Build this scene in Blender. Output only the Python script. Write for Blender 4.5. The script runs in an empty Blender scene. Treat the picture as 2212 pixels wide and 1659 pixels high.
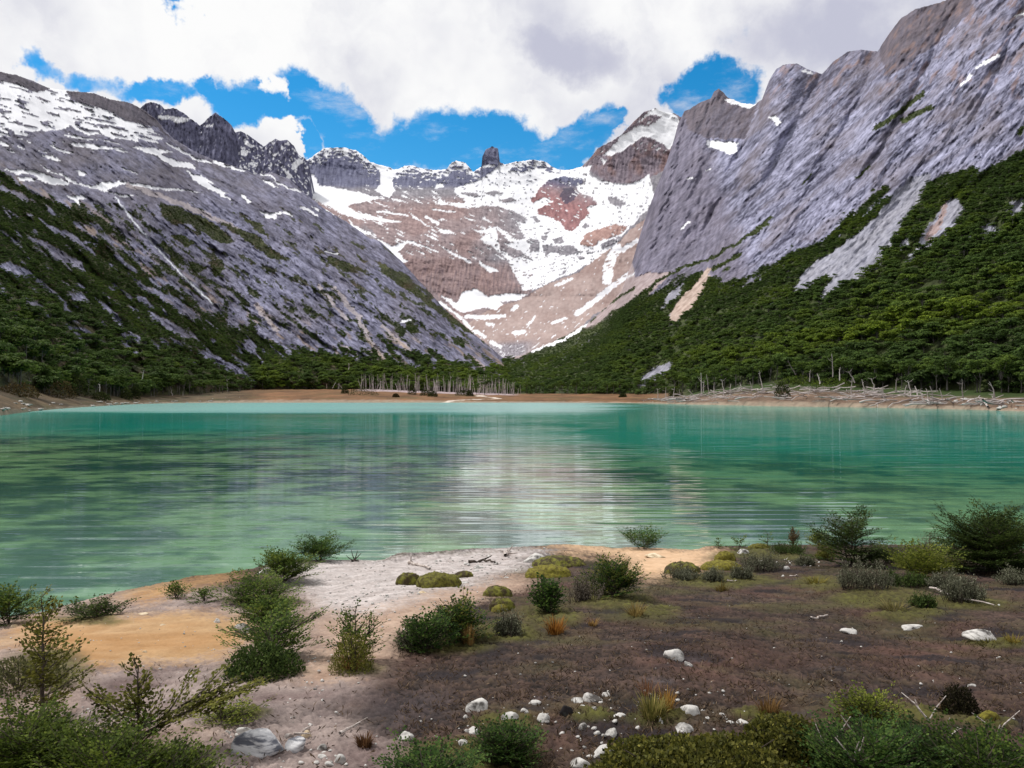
import bpy, math, random
import numpy as np

rng = np.random.default_rng(7)
random.seed(7)
R = math.radians
sc = bpy.context.scene
col = sc.collection

# ------------------------------------------------------------------ camera
# The valley was surveyed from the photograph: bearings and slopes are given as sight lines
# (px, py) on a 2212 x 1659 sheet seen from the standing point, each with its own distance in metres.
FOC, CX, HY, HC = 1740.0, 1106.0, 853.0, 3.4
cam_d = bpy.data.cameras.new('camera')
cam = bpy.data.objects.new('camera', cam_d); col.objects.link(cam)
cam.location = (0, 0, HC); cam.rotation_euler = (R(90), 0, 0)
cam_d.sensor_width = 36.0
cam_d.lens = 36.0 * FOC / 2212.0
cam_d.shift_y = (HY - 829.5) / 2212.0
cam_d.clip_start = 0.1; cam_d.clip_end = 60000
sc.camera = cam

# ------------------------------------------------------------------ view, sun, sky
sc.view_settings.view_transform = 'Standard'
sc.view_settings.look = 'None'
sc.view_settings.exposure = 0.0
sc.view_settings.gamma = 1.0
sc.view_settings.use_curve_mapping = False
SUN_EL, SUN_AZ = 55.0, -58.0          # azimuth measured from +Y (view direction) towards +X
SUN_STRENGTH, CLOUD, SKY = 3.1, 0.98, 0.11
sd = bpy.data.lights.new('sun', 'SUN'); sd.energy = SUN_STRENGTH; sd.angle = R(4); sd.color = (1.0, 0.96, 0.92)
so = bpy.data.objects.new('sun', sd); col.objects.link(so)
so.rotation_euler = (R(90 - SUN_EL), 0, R(180 - SUN_AZ))
sc.cycles.max_bounces = 6
sc.cycles.diffuse_bounces = 3
sc.cycles.glossy_bounces = 3
sc.cycles.transparent_max_bounces = 6
sc.cycles.caustics_reflective = False
sc.cycles.caustics_refractive = False
sc.cycles.use_denoising = True


class NT:
    def __init__(self, tree):
        self.t = tree
        tree.nodes.clear()

    def n(self, kind, ins=None, **props):
        nd = self.t.nodes.new(kind)
        for k, v in props.items():
            setattr(nd, k, v)
        for k, v in (ins or {}).items():
            s = nd.inputs[k]
            if isinstance(v, bpy.types.NodeSocket):
                self.t.links.new(v, s)
            else:
                s.default_value = v
        return nd

    def math(self, op, a, b=0.0, clamp=False):
        nd = self.n('ShaderNodeMath', {0: a, 1: b}, operation=op); nd.use_clamp = clamp
        return nd.outputs[0]

    def vmath(self, op, a, b=(0, 0, 0)):
        nd = self.n('ShaderNodeVectorMath', {0: a, 1: b}, operation=op)
        return nd.outputs['Value'] if op in ('LENGTH', 'DOT_PRODUCT') else nd.outputs[0]

    def ramp(self, v, a, b, x=0.0, y=1.0, smooth=True):
        nd = self.n('ShaderNodeMapRange', {0: v, 1: a, 2: b, 3: x, 4: y})
        nd.interpolation_type = 'SMOOTHSTEP' if smooth else 'LINEAR'
        return nd.outputs[0]

    def mix(self, f, a, b, blend='MIX'):
        nd = self.n('ShaderNodeMix', data_type='RGBA', blend_type=blend)
        for k, v in ((0, f), (6, a), (7, b)):
            if isinstance(v, bpy.types.NodeSocket):
                self.t.links.new(v, nd.inputs[k])
            else:
                nd.inputs[k].default_value = v if k == 0 else (v[0], v[1], v[2], 1)
        return nd.outputs[2]

    def noise(self, vec, scale, detail=4.0, rough=0.55, **kw):
        nd = self.n('ShaderNodeTexNoise', {'Vector': vec, 'Scale': scale, 'Detail': detail, 'Roughness': rough}, **kw)
        return nd

    def link(self, a, b):
        self.t.links.new(a, b)


def lin(r, g, b, k=1.0):
    out = []
    for c in (r, g, b):
        c = c / 255.0
        c = c / 12.92 if c <= 0.04045 else ((c + 0.055) / 1.055) ** 2.4
        out.append(c * k)
    return np.array(out)


world = bpy.data.worlds.new('World'); sc.world = world; world.use_nodes = True
w = NT(world.node_tree)
gen = w.n('ShaderNodeTexCoord').outputs['Generated']
sep = w.n('ShaderNodeSeparateXYZ', {0: gen})
az = w.math('ARCTAN2', sep.outputs[0], sep.outputs[1])
el = w.math('ARCSINE', sep.outputs[2])
ang = w.n('ShaderNodeCombineXYZ', {0: az, 1: el}).outputs[0]
warp = w.noise(ang, 7.0, 6.0, 0.62).outputs['Color']
wv = w.vmath('SUBTRACT', warp, (0.5, 0.5, 0.5))
wsc = w.vmath('MULTIPLY', wv, (0.21, 0.13, 0.0))
angw = w.vmath('ADD', ang, wsc)


def sky_patch(px, py, rx, ry, rot=0.0, inner=0.35, vec=None):
    a0 = math.atan((px - CX) / FOC)
    e0 = math.atan((HY - py) / FOC * math.cos(a0))
    mp = w.n('ShaderNodeMapping', {'Vector': angw if vec is None else vec, 'Location': (a0, e0, 0), 'Rotation': (0, 0, R(rot)),
                                   'Scale': (rx / FOC * math.cos(a0) ** 2, ry / FOC * math.cos(a0), 1)}, vector_type='TEXTURE')
    return w.ramp(w.vmath('LENGTH', mp.outputs[0]), 1.35, inner, 0.0, 1.0)


gap = None
for args in ((545, 205, 120, 48, -12), (660, 212, 108, 64, -25), (765, 268, 140, 78, -25), (900, 318, 160, 76, -6),
             (1060, 328, 180, 62, 4), (1230, 300, 140, 60, 22), (1330, 262, 60, 30, 25), (1530, 172, 98, 50, -8),
             (70, 128, 75, 34, -14, 0.72), (180, 158, 110, 34, 4, 0.75), (330, 170, 150, 27, 8, 0.78), (470, 168, 80, 24, -5, 0.85),
             (362, 4, 60, 34, 0), (640, 300, 60, 40, -35)):
    p = sky_patch(*args[:5])
    if len(args) > 5: p = w.math('MULTIPLY', p, args[5])
    gap = p if gap is None else w.math('MAXIMUM', gap, p)
for args in ((586, 186, 34, 30, 0), (570, 285, 46, 20, 20), (600, 318, 50, 26, -35)):      # loose puffs inside the blue
    p = sky_patch(*args)
    gap = w.math('SUBTRACT', gap, w.math('MULTIPLY', p, 0.8))
cn = w.noise(ang, 9.0, 8.0, 0.6).outputs['Fac']
cf = w.noise(ang, 26.0, 7.0, 0.62).outputs['Fac']
cn = w.math('ADD', w.math('MULTIPLY', w.math('SUBTRACT', cn, 0.5), 1.25), w.math('MULTIPLY', w.math('SUBTRACT', cf, 0.5), 0.55))
v = w.math('ADD', w.math('ADD', cn, 0.5), w.math('SUBTRACT', 0.42, w.math('MULTIPLY', gap, 0.86)))
cover = w.ramp(v, 0.26, 0.70)
wis = w.noise(w.n('ShaderNodeMapping', {'Vector': ang, 'Scale': (0.6, 1.5, 1), 'Rotation': (0, 0, R(-20))}).outputs[0], 11.0, 7.0, 0.66).outputs['Fac']
cover = w.math('MAXIMUM', cover, w.ramp(wis, 0.50, 0.80, 0.0, 0.75))
# cloud body: bright tops, lavender-grey undersides where the deck is thick
sh = w.noise(ang, 3.3, 5.0, 0.55).outputs['Fac']
shade = w.math('ADD', w.ramp(sh, 0.42, 0.72), w.ramp(w.noise(angw, 8.0, 6.0, 0.6).outputs['Fac'], 0.45, 0.75, 0.0, 0.32), True)
for args in ((1230, 100, 170, 65, -18), (1850, 60, 330, 130, 0), (2050, 40, 260, 150, 0)):
    shade = w.math('MAXIMUM', shade, w.math('MULTIPLY', sky_patch(*args), 1.0))
shade = w.math('MULTIPLY', shade, w.ramp(w.noise(ang, 14.0, 5.0, 0.6).outputs['Fac'], 0.2, 0.6, 0.6, 1.0))
ccol = w.mix(shade, (1.0, 1.0, 1.0), (0.56, 0.57, 0.69))
skyn = w.n('ShaderNodeTexSky', sky_type='NISHITA')
skyn.sun_disc = False
skyn.sun_elevation = R(SUN_EL); skyn.sun_rotation = R(SUN_AZ)
skyn.altitude = 400; skyn.ozone_density = 2.5; skyn.dust_density = 0.2; skyn.air_density = 1.0
hs = w.n('ShaderNodeHueSaturation', {'Saturation': 1.42, 'Value': 1.0, 'Color': w.mix(1.0, skyn.outputs[0], (1.15, 1.28, 1.22), 'MULTIPLY')})
bg1 = w.n('ShaderNodeBackground', {'Color': hs.outputs[0], 'Strength': SKY})
bg2 = w.n('ShaderNodeBackground', {'Color': ccol, 'Strength': CLOUD})
mx = w.n('ShaderNodeMixShader', {0: cover, 1: bg1.outputs[0], 2: bg2.outputs[0]})
wo = w.n('ShaderNodeOutputWorld', {'Surface': mx.outputs[0]})

# ------------------------------------------------------------------ helpers
_perm = np.arange(256); np.random.default_rng(3).shuffle(_perm)
_perm = np.concatenate([_perm, _perm])
_gx = np.cos(np.arange(256) * 2 * np.pi / 256); _gy = np.sin(np.arange(256) * 2 * np.pi / 256)


def pn(x, y, seed=0):
    x = np.asarray(x, float) + seed * 17.31; y = np.asarray(y, float) - seed * 9.73
    xi = np.floor(x).astype(np.int64); yi = np.floor(y).astype(np.int64)
    xf = x - xi; yf = y - yi
    u = xf * xf * xf * (xf * (xf * 6 - 15) + 10); vv = yf * yf * yf * (yf * (yf * 6 - 15) + 10)

    def g(ix, iy, dx, dy):
        h = _perm[(_perm[ix & 255] + iy) & 255]
        return _gx[h] * dx + _gy[h] * dy
    a = g(xi, yi, xf, yf); b = g(xi + 1, yi, xf - 1, yf)
    c = g(xi, yi + 1, xf, yf - 1); d = g(xi + 1, yi + 1, xf - 1, yf - 1)
    return ((a + (b - a) * u) * (1 - vv) + (c + (d - c) * u) * vv) * 1.5


def fbm(x, y, octaves=4, seed=0, gain=0.5):
    s = 0.0; a = 1.0; t = 0.0
    for o in range(octaves):
        s = s + a * pn(x, y, seed + o * 3); t += a; a *= gain; x = x * 2.03; y = y * 2.03
    return s / t


def ridged(x, y, octaves=4, seed=0, gain=0.55):
    s = 0.0; a = 1.0; t = 0.0
    for o in range(octaves):
        s = s + a * (1 - 2 * np.abs(pn(x, y, seed + o * 5))); t += a; a *= gain; x = x * 2.05; y = y * 2.05
    return s / t


def aniso(px, py, la, lb, ang_deg, octaves=4, seed=0, kind=fbm):
    """noise stretched along a bedding direction; angle is measured downwards from the +px axis"""
    c, s = math.cos(R(ang_deg)), math.sin(R(ang_deg))
    return kind((px * c + py * s) / la, (-px * s + py * c) / lb, octaves, seed)


def sstep(a, b, x):
    t = np.clip((x - a) / (b - a), 0, 1)
    return t * t * (3 - 2 * t)


def inside(poly, x, y):
    poly = np.asarray(poly, float); n = len(poly)
    r = np.zeros(x.shape, bool)
    bx0, by0 = poly.min(0); bx1, by1 = poly.max(0)
    m = (x >= bx0) & (x <= bx1) & (y >= by0) & (y <= by1)
    if not m.any():
        return r
    xs = x[m]; ys = y[m]; q = np.zeros(xs.shape, bool)
    for i in range(n):
        x0, y0 = poly[i]; x1, y1 = poly[i - 1]
        if y0 == y1:
            continue
        c = ((y0 > ys) != (y1 > ys)) & (xs < (x1 - x0) * (ys - y0) / (y1 - y0) + x0)
        q ^= c
    r[m] = q
    return r


def near(line, x, y):
    """distance to a polyline"""
    line = np.asarray(line, float); d = np.full(x.shape, 1e9)
    for (x0, y0), (x1, y1) in zip(line[:-1], line[1:]):
        dx, dy = x1 - x0, y1 - y0
        t = np.clip(((x - x0) * dx + (y - y0) * dy) / (dx * dx + dy * dy + 1e-9), 0, 1)
        d = np.minimum(d, np.hypot(x - x0 - t * dx, y - y0 - t * dy))
    return d


def mixc(a, b, t):
    t = np.asarray(t, float)[:, None]
    return np.asarray(a) * (1 - t) + np.asarray(b) * t


def make_mesh(name, V, Fc, colr=None, mats=(), smooth=True, mat_idx=None):
    V = np.asarray(V, np.float32).reshape(-1, 3); Fc = np.asarray(Fc, np.int32)
    k = Fc.shape[1]
    me = bpy.data.meshes.new(name)
    me.vertices.add(len(V)); me.vertices.foreach_set('co', V.ravel())
    me.loops.add(Fc.size); me.loops.foreach_set('vertex_index', Fc.ravel())
    me.polygons.add(len(Fc))
    me.polygons.foreach_set('loop_start', np.arange(0, Fc.size, k, dtype=np.int32))
    me.polygons.foreach_set('loop_total', np.full(len(Fc), k, np.int32))
    if smooth:
        me.polygons.foreach_set('use_smooth', np.ones(len(Fc), bool))
    for m in mats:
        me.materials.append(m)
    if mat_idx is not None:
        me.polygons.foreach_set('material_index', np.asarray(mat_idx, np.int32))
    me.update(calc_edges=True)
    if colr is not None:
        colr = np.asarray(colr, np.float32)
        if colr.shape[1] == 3:
            colr = np.concatenate([colr, np.ones((len(colr), 1), np.float32)], 1)
        at = me.attributes.new('Col', 'FLOAT_COLOR', 'POINT'); at.data.foreach_set('color', colr.ravel())
    return me


def put(name, me, parent=None, loc=(0, 0, 0), rot=(0, 0, 0), scale=(1, 1, 1)):
    o = bpy.data.objects.new(name, me); col.objects.link(o)
    o.parent = parent; o.location = loc; o.rotation_euler = rot; o.scale = scale
    return o


def empty(name, loc=(0, 0, 0), rz=0.0, scale=1.0):
    o = bpy.data.objects.new(name, None); col.objects.link(o)
    o.location = loc; o.rotation_euler = (0, 0, rz); o.scale = (scale,) * 3 if np.ndim(scale) == 0 else scale
    o.empty_display_size = 0.2
    return o


def tag(o, label=None, cat=None, group=None, kind=None):
    if label: o['label'] = label
    if cat: o['category'] = cat
    if group: o['group'] = group
    if kind: o['kind'] = kind
    return o


def grid_faces(nr, nc):
    i = np.arange(nr - 1)[:, None] * nc + np.arange(nc - 1)[None, :]
    return np.stack([i, i + 1, i + nc + 1, i + nc], -1).reshape(-1, 4)


# ------------------------------------------------------------------ materials
def mat(name):
    m = bpy.data.materials.new(name); m.use_nodes = True
    return m, NT(m.node_tree)


def terrain_material(name, scale, bump_dist, fine, rough=0.92, var=0.35, stretch=(1, 1, 1)):
    """vertex colour = what the ground is made of; nodes add grain and fine relief. Alpha = how rugged."""
    m, t = mat(name)
    at = t.n('ShaderNodeAttribute', attribute_name='Col')
    co = t.n('ShaderNodeTexCoord').outputs['Object']
    mp = t.n('ShaderNodeMapping', {'Vector': co, 'Scale': stretch}).outputs[0]
    n1 = t.noise(mp, scale, 7.0, 0.62).outputs['Fac']
    n2 = t.noise(mp, fine, 5.0, 0.65).outputs['Fac']
    f = t.math('ADD', t.math('MULTIPLY', n1, 0.55), t.math('MULTIPLY', n2, 0.45))
    k = t.ramp(f, 0.28, 0.72, 1.0 - var, 1.0 + var, smooth=False)
    kk = t.math('ADD', t.math('MULTIPLY', t.math('SUBTRACT', k, 1.0), at.outputs['Alpha']), 1.0)
    c = t.vmath('SCALE', at.outputs['Color']); c.node.inputs['Scale'].default_value = 1.0
    t.link(kk, c.node.inputs['Scale'])
    bd = t.math('MULTIPLY', at.outputs['Alpha'], bump_dist)
    b = t.n('ShaderNodeBump', {'Height': f, 'Strength': 1.0, 'Distance': bd})
    p = t.n('ShaderNodeBsdfPrincipled', {'Base Color': c, 'Roughness': rough, 'Normal': b.outputs[0]})
    p.inputs['Specular IOR Level'].default_value = 0.2
    t.n('ShaderNodeOutputMaterial', {'Surface': p.outputs[0]})
    return m


def leaf_material(name, tinted=False, gloss=0.0):
    m, t = mat(name)
    at = t.n('ShaderNodeAttribute', attribute_name='Col')
    c = at.outputs['Color']
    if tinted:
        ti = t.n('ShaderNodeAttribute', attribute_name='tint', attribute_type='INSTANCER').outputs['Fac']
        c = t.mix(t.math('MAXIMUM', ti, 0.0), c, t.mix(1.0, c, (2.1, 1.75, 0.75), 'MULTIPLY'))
        c = t.mix(t.math('MAXIMUM', t.math('MULTIPLY', ti, -1.0), 0.0), c, t.mix(1.0, c, (0.55, 0.58, 0.66), 'MULTIPLY'))  # negative tint darkens whole crowns, standing in for shadowed patches of the wood
        oi = t.n('ShaderNodeObjectInfo').outputs['Random']
        k = t.ramp(oi, 0, 1, 0.78, 1.22, smooth=False)
        sc_ = t.vmath('SCALE', c); t.link(k, sc_.node.inputs['Scale']); c = sc_
    d = t.n('ShaderNodeBsdfPrincipled', {'Base Color': c, 'Roughness': 0.7})
    d.inputs['Specular IOR Level'].default_value = 0.08 + gloss
    tr = t.n('ShaderNodeBsdfTranslucent', {'Color': c})
    ms = t.n('ShaderNodeMixShader', {0: 0.33, 1: d.outputs[0], 2: tr.outputs[0]})
    t.n('ShaderNodeOutputMaterial', {'Surface': ms.outputs[0]})
    return m


def simple_material(name, c1, c2, scale, bump=0.0, rough=0.85, stretch=(1, 1, 1), lo=0.35, hi=0.65, detail=6.0, rand=0.0):
    m, t = mat(name)
    co = t.n('ShaderNodeTexCoord').outputs['Object']
    mp = t.n('ShaderNodeMapping', {'Vector': co, 'Scale': stretch}).outputs[0]
    oi = t.n('ShaderNodeObjectInfo').outputs['Random']
    mp = t.vmath('ADD', mp, t.vmath('MULTIPLY', t.n('ShaderNodeCombineXYZ', {0: oi, 1: oi, 2: oi}).outputs[0], (31, 17, 53)))
    n = t.noise(mp, scale, detail, 0.6).outputs['Fac']
    c = t.mix(t.ramp(n, lo, hi), c1, c2)
    if rand:
        k = t.ramp(oi, 0, 1, 1 - rand, 1 + rand, smooth=False)
        s_ = t.vmath('SCALE', c); t.link(k, s_.node.inputs['Scale']); c = s_
    ins = {'Base Color': c, 'Roughness': rough}
    if bump:
        b = t.n('ShaderNodeBump', {'Height': n, 'Strength': 0.8, 'Distance': bump}); ins['Normal'] = b.outputs[0]
    p = t.n('ShaderNodeBsdfPrincipled', ins); p.inputs['Specular IOR Level'].default_value = 0.25
    t.n('ShaderNodeOutputMaterial', {'Surface': p.outputs[0]})
    return m


M_MOUNT = terrain_material('mountain_rock', 0.035, 5.0, 0.22, var=0.45)
M_BACK = terrain_material('far_rock', 0.02, 7.0, 0.12, var=0.4)
M_SHORE = terrain_material('shore_ground', 0.5, 0.35, 3.0, var=0.45)
M_GROUND = terrain_material('bank_ground', 5.0, 0.022, 34.0, var=0.5)
M_LEAF = leaf_material('beech_leaf')
M_GLOSSLEAF = leaf_material('evergreen_leaf', gloss=0.12)
M_TREELEAF = leaf_material('tree_leaf', tinted=True)
M_BARK = simple_material('bark', lin(46, 38, 32), lin(84, 74, 66), 14, 0.004)
M_TRUNK = simple_material('tree_trunk', lin(62, 58, 56), lin(120, 114, 110), 1.2, 0.03, stretch=(1, 1, 0.3))
M_DEAD = simple_material('bleached_wood', lin(140, 130, 126), lin(206, 196, 192), 1.1, 0.03, stretch=(1, 1, 0.25), rand=0.25)
M_DRIFT = simple_material('driftwood', lin(140, 126, 118), lin(205, 196, 188), 22, 0.004, stretch=(1, 1, 4))
M_WHITE = simple_material('pale_stone', lin(80, 76, 72), lin(196, 193, 187), 12, 0.02, lo=0.33, hi=0.55, detail=9)
M_BAND = simple_material('banded_stone', lin(96, 98, 106), lin(205, 204, 204), 6, 0.012, stretch=(1, 2.2, 5.5), lo=0.4, hi=0.56, detail=8)
M_TAN = simple_material('tan_stone', lin(150, 128, 98), lin(222, 206, 176), 9, 0.01, detail=8)
M_DARKROCK = simple_material('dark_stone', lin(34, 30, 30), lin(120, 128, 116), 8, 0.01, lo=0.5, hi=0.75)
M_MOSS = simple_material('moss', lin(60, 54, 22), lin(108, 106, 38), 26, 0.012, lo=0.3, hi=0.7, detail=8)
M_MOSSDARK = simple_material('dark_moss', lin(58, 48, 30), lin(112, 112, 42), 14, 0.012, lo=0.4, hi=0.66, detail=8)
M_MOSSBRIGHT = simple_material('bright_moss', lin(74, 66, 24), lin(126, 120, 42), 26, 0.012, lo=0.3, hi=0.7, detail=8)

# ================================================================== the far shore line
def P(px, py, D):
    return np.stack([(px - CX) / FOC * D, D + 0 * px, HC + (HY - py) / FOC * D], -1)


def curve(pts):
    a = np.asarray(pts, float)
    return lambda x: np.interp(x, a[:, 0], a[:, 1])


shore_D = curve([(-700, 50), (-400, 68), (-200, 92), (0, 131), (15, 137), (100, 179), (160, 211), (217, 241), (275, 282), (350, 322),
                 (425, 342), (553, 350), (900, 352), (1106, 350), (1300, 340), (1406, 325), (1481, 284), (1659, 241), (1909, 211),
                 (2084, 185), (2212, 164), (2500, 125), (2900, 85)])
foot_D = curve([(-700, 90), (-400, 115), (-200, 145), (0, 190), (100, 230), (300, 335), (425, 410), (553, 540), (800, 575), (1106, 560),
                (1300, 480), (1400, 425), (1500, 350), (1659, 295), (1909, 250), (2212, 200), (2500, 155), (2900, 110)])
foot_Z = curve([(-700, 7), (-200, 7), (0, 5.8), (100, 4.0), (300, 3.4), (425, 4.2), (553, 7.2), (800, 7.6), (1000, 5.2), (1106, 4.2), (1300, 4.1),
                (1400, 4.0), (1500, 5.0), (1600, 7.6), (1659, 8.4), (1800, 7.6), (1909, 6.2), (2212, 4.4), (2900, 4.0)])


def zoom(ox, oy):            # the sheets the outlines were read from
    def f(pts):
        return [(ox + 0.25 * x, oy + 0.25 * y) for x, y in pts]
    return f


z1, z2, z3 = zoom(0, 138.2), zoom(276.5, 190), zoom(777.6, 293.8)
z4, z5, z6 = zoom(1106, 380), zoom(0, 483.8), zoom(553, 483.8)
z7, z8 = zoom(1106, 483.8), zoom(1659, 483.8)


def r2(pts):
    return [(1106 + 0.5 * x, 0.5 * y) for x, y in pts]


def paint(mask, polys, x, y, val=1.0):
    for p in polys:
        mask[inside(p, x, y)] = val


def strokes(mask, lines, x, y):
    for ln, wd in lines:
        mask[near(ln, x, y) < wd] = 1.0


VEG_SITES = []      # (points, weight, size) for the forest


def mountain(name, x0, x1, step, rows, sky, topD, baseD, baseZ, relief, paint_fn, material, kexp=0.85, depth=None, back=900.0, lean=0.0, gain=1.7, wide=(0, 0)):
    pxs = np.concatenate([np.arange(x0 - wide[0], x0, 14.0), np.arange(x0, x1 + step, step, float), np.arange(x1 + step + 14, x1 + wide[1], 14.0)])
    sk = np.asarray(sky, float)
    sy = np.interp(pxs, sk[:, 0], sk[:, 1])
    def soften(a, px_w):
        k = int(px_w / step); kern = np.hanning(2 * k + 3); kern /= kern.sum()
        return np.convolve(np.pad(a, k + 1, mode='edge'), kern, mode='valid')
    jag = 1.6 * fbm(pxs / 9.0, pxs * 0 + 3.3, 3, 5) + 0.8 * pn(pxs / 2.7, pxs * 0 + 1.7)
    broad = soften(sy, 90)
    detail = sy - broad
    p0 = pxs - lean * (845 - broad)
    bD = baseD(p0); bZ = baseZ(p0)
    by = HY - (bZ - HC) / bD * FOC
    t = np.linspace(0, 1, rows)[:, None]
    py = by[None] + (broad - by)[None] * t + detail[None] * t ** 4 + jag[None] * t ** 12
    px = p0[None] + (pxs - p0)[None] * t
    if depth is None:
        tD = soften(topD(pxs), 60)
        inv = 1 / bD[None] + (1 / tD - 1 / bD)[None] * (t ** kexp)
        D = 1 / inv
    else:
        D = depth(px, py)
    V = P(px, py, D)
    fx, fy = px.ravel(), py.ravel()
    colr, rug, veg, size = paint_fn(fx, fy, D.ravel(), t.repeat(len(pxs), 1).ravel())
    h = relief(fx, fy, rug).reshape(px.shape) * D / FOC
    fade = np.clip(t / 0.04, 0, 1)
    V = P(px, py, D - gain * h * fade)
    # the far side of the ridge
    brow = []
    for k in range(1, 7):
        b = V[-1].copy(); b[:, 1] += back * k / 6 * (0.5 + 0.5 * k / 6)
        b[:, 2] = V[-1][:, 2] * (1 - (k / 6) ** 1.3) - 5 * (k == 6)
        brow.append(b)
    Vall = np.concatenate([V] + [b[None] for b in brow], 0)
    C = np.concatenate([colr, rug[:, None]], 1).reshape(rows, len(pxs), 4)
    Call = np.concatenate([C] + [C[-1:]] * 6, 0)
    me = make_mesh(name, Vall.reshape(-1, 3), grid_faces(Vall.shape[0], Vall.shape[1]), Call.reshape(-1, 4), (material,))
    o = put(name, me); tag(o, kind='structure')
    if veg is not None:
        VEG_SITES.append((V.reshape(-1, 3), veg, size, fx, fy, np.gradient(pxs)[None].repeat(rows, 0).ravel() * (np.abs(sy - by) / rows)[None].repeat(rows, 0).ravel()))
    return o


# ------------------------------------------------------------------ left mountain
L_SKY = [(-700, 60), (-300, 110), (-150, 135), (0, 155), (35, 162), (65, 172), (105, 190), (150, 197), (200, 200), (240, 215), (280, 222), (310, 237),
         (340, 260), (360, 285), (375, 300), (400, 315), (430, 332), (465, 347), (500, 357), (530, 367), (550, 377), (585, 372),
         (625, 387), (655, 415), (700, 450), (750, 480), (800, 515), (820, 520), (870, 567), (915, 617), (960, 667), (1000, 702), (1050, 742),
         (1085, 772), (1130, 812)]
L_TOPD = curve([(-700, 420), (-300, 620), (0, 830), (345, 1250), (600, 1480), (800, 1480), (1000, 1250), (1085, 1150), (1130, 1100)])

SNOW = lin(246, 247, 250, 0.86)
SN_L = [z1(p) for p in (
    [(590, 685), (700, 680), (850, 710), (1000, 720), (1070, 735), (900, 735), (820, 735), (700, 715), (620, 700)],
    [(1130, 710), (1250, 715), (1350, 740), (1490, 765), (1380, 780), (1500, 830), (1640, 850), (1690, 905), (1600, 900), (1500, 880), (1400, 820), (1300, 770), (1200, 740)],
    [(1590, 910), (1650, 950), (1750, 965), (1880, 1030), (1800, 1020), (1900, 1080), (1970, 1110), (1930, 1120), (2050, 1200), (1900, 1130), (1750, 1050), (1650, 990)],
    [(40, 915), (150, 915), (300, 925), (400, 955), (600, 1020), (580, 1042), (450, 1040), (350, 1005), (250, 945), (180, 955)],
    [(155, 968), (250, 985), (310, 1000), (240, 1014), (190, 1004)],
    [(330, 840), (400, 895), (480, 935), (600, 990), (700, 1040), (800, 1050), (900, 1020), (1000, 1022), (1020, 1000), (1100, 1030), (980, 1060), (930, 1090),
     (1000, 1120), (1080, 1135), (1200, 1138), (1060, 1157), (960, 1112), (870, 1094), (750, 1066), (600, 1015), (500, 955), (390, 905)],
    [(1100, 1018), (1250, 1046), (1400, 1072), (1550, 1078), (1780, 1115), (1600, 1098), (1400, 1092), (1200, 1064)],
    [(570, 1130), (640, 1145), (690, 1140), (710, 1120), (770, 1155), (690, 1175), (680, 1210), (630, 1180)],
    [(640, 908), (740, 940), (720, 972), (680, 948)], [(350, 768), (430, 800), (440, 785), (530, 835), (500, 848), (420, 814)],
    [(415, 690), (520, 738), (660, 782), (540, 768), (450, 724)], [(140, 698), (235, 740), (180, 728)], [(0, 662), (60, 683), (100, 710), (0, 692)],
    [(540, 608), (650, 618), (860, 670), (750, 654), (620, 634)])]
SN_L += [z2(p) for p in (
    [(1150, 778), (1260, 818), (1300, 870), (1220, 833)],
    [(1130, 1070), (1200, 1080), (1380, 1060), (1420, 1110), (1330, 1082), (1270, 1092), (1280, 1135), (1180, 1120)])]
SN_LUP = z1([(-8000, -900), (0, 130), (110, 150), (200, 190), (370, 240), (420, 195), (580, 225), (600, 300), (760, 355), (900, 400), (1030, 465), (1110, 500), (1120, 470), (1250, 540),
             (1420, 640), (1400, 660), (1300, 645), (1220, 605), (1180, 650), (1000, 640), (900, 600), (760, 610), (600, 540), (500, 575), (250, 595), (230, 628), (120, 605), (0, 625), (-400, 600), (-8000, 200)])
SL_L = [(z1([(630, 540), (770, 600)]), 3), (z1([(860, 580), (980, 640)]), 3), (z1([(1040, 600), (1180, 650)]), 3.2), (z1([(1200, 630), (1360, 670)]), 3),
        (z1([(1060, 900), (1190, 950)]), 1.6), (z2([(340, 480), (480, 560), (600, 620), (730, 640)]), 2.6), (z2([(760, 640), (850, 680), (1000, 720)]), 2.8),
        (z2([(1150, 745), (1220, 755), (1300, 820), (1400, 870), (1490, 905)]), 2.2), (z2([(1490, 1025), (1640, 1100)]), 2.6), (z2([(1590, 1025), (1650, 1055)]), 1.5),
        (z2([(1710, 1060), (1770, 1090)]), 1.5), (z2([(990, 940), (1050, 980)]), 3), (z6([(620, 235), (700, 262)]), 2.0), (z6([(1250, 840), (1340, 830)]), 3.5)]
VG_L = [z2(p) for p in (
    [(270, 1000), (420, 1020), (560, 1080), (780, 1190), (920, 1340), (800, 1340), (650, 1250), (560, 1180), (400, 1180), (300, 1100)],
    [(370, 1260), (470, 1270), (570, 1340), (520, 1380), (400, 1320)],
    [(790, 1160), (1000, 1230), (1130, 1280), (1250, 1400), (1400, 1480), (1330, 1490), (1150, 1420), (1000, 1300), (860, 1220)],
    [(980, 1110), (1150, 1170), (1220, 1300), (1100, 1230)], [(520, 1480), (700, 1560), (620, 1600), (530, 1560)],
    [(690, 1500), (800, 1480), (830, 1560), (760, 1640)], [(270, 1310), (330, 1340), (430, 1480), (480, 1580), (430, 1560), (340, 1430)],
    [(1680, 1460), (1850, 1490), (2000, 1600), (1850, 1580)], [(1060, 1360), (1200, 1400), (1380, 1500), (1250, 1480)])]
VG_L += [z6(p) for p in ([(1040, 320), (1150, 370), (1300, 440), (1400, 560), (1700, 800), (1900, 960), (1800, 930), (1600, 800), (1400, 640), (1200, 500), (1090, 420)],
                         [(860, 250), (960, 320), (940, 340), (880, 290)], [(600, 280), (760, 320), (880, 370), (1000, 460), (860, 400), (700, 340)],
                         [(1290, 860), (1400, 880), (1420, 950), (1300, 930)])]
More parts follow.
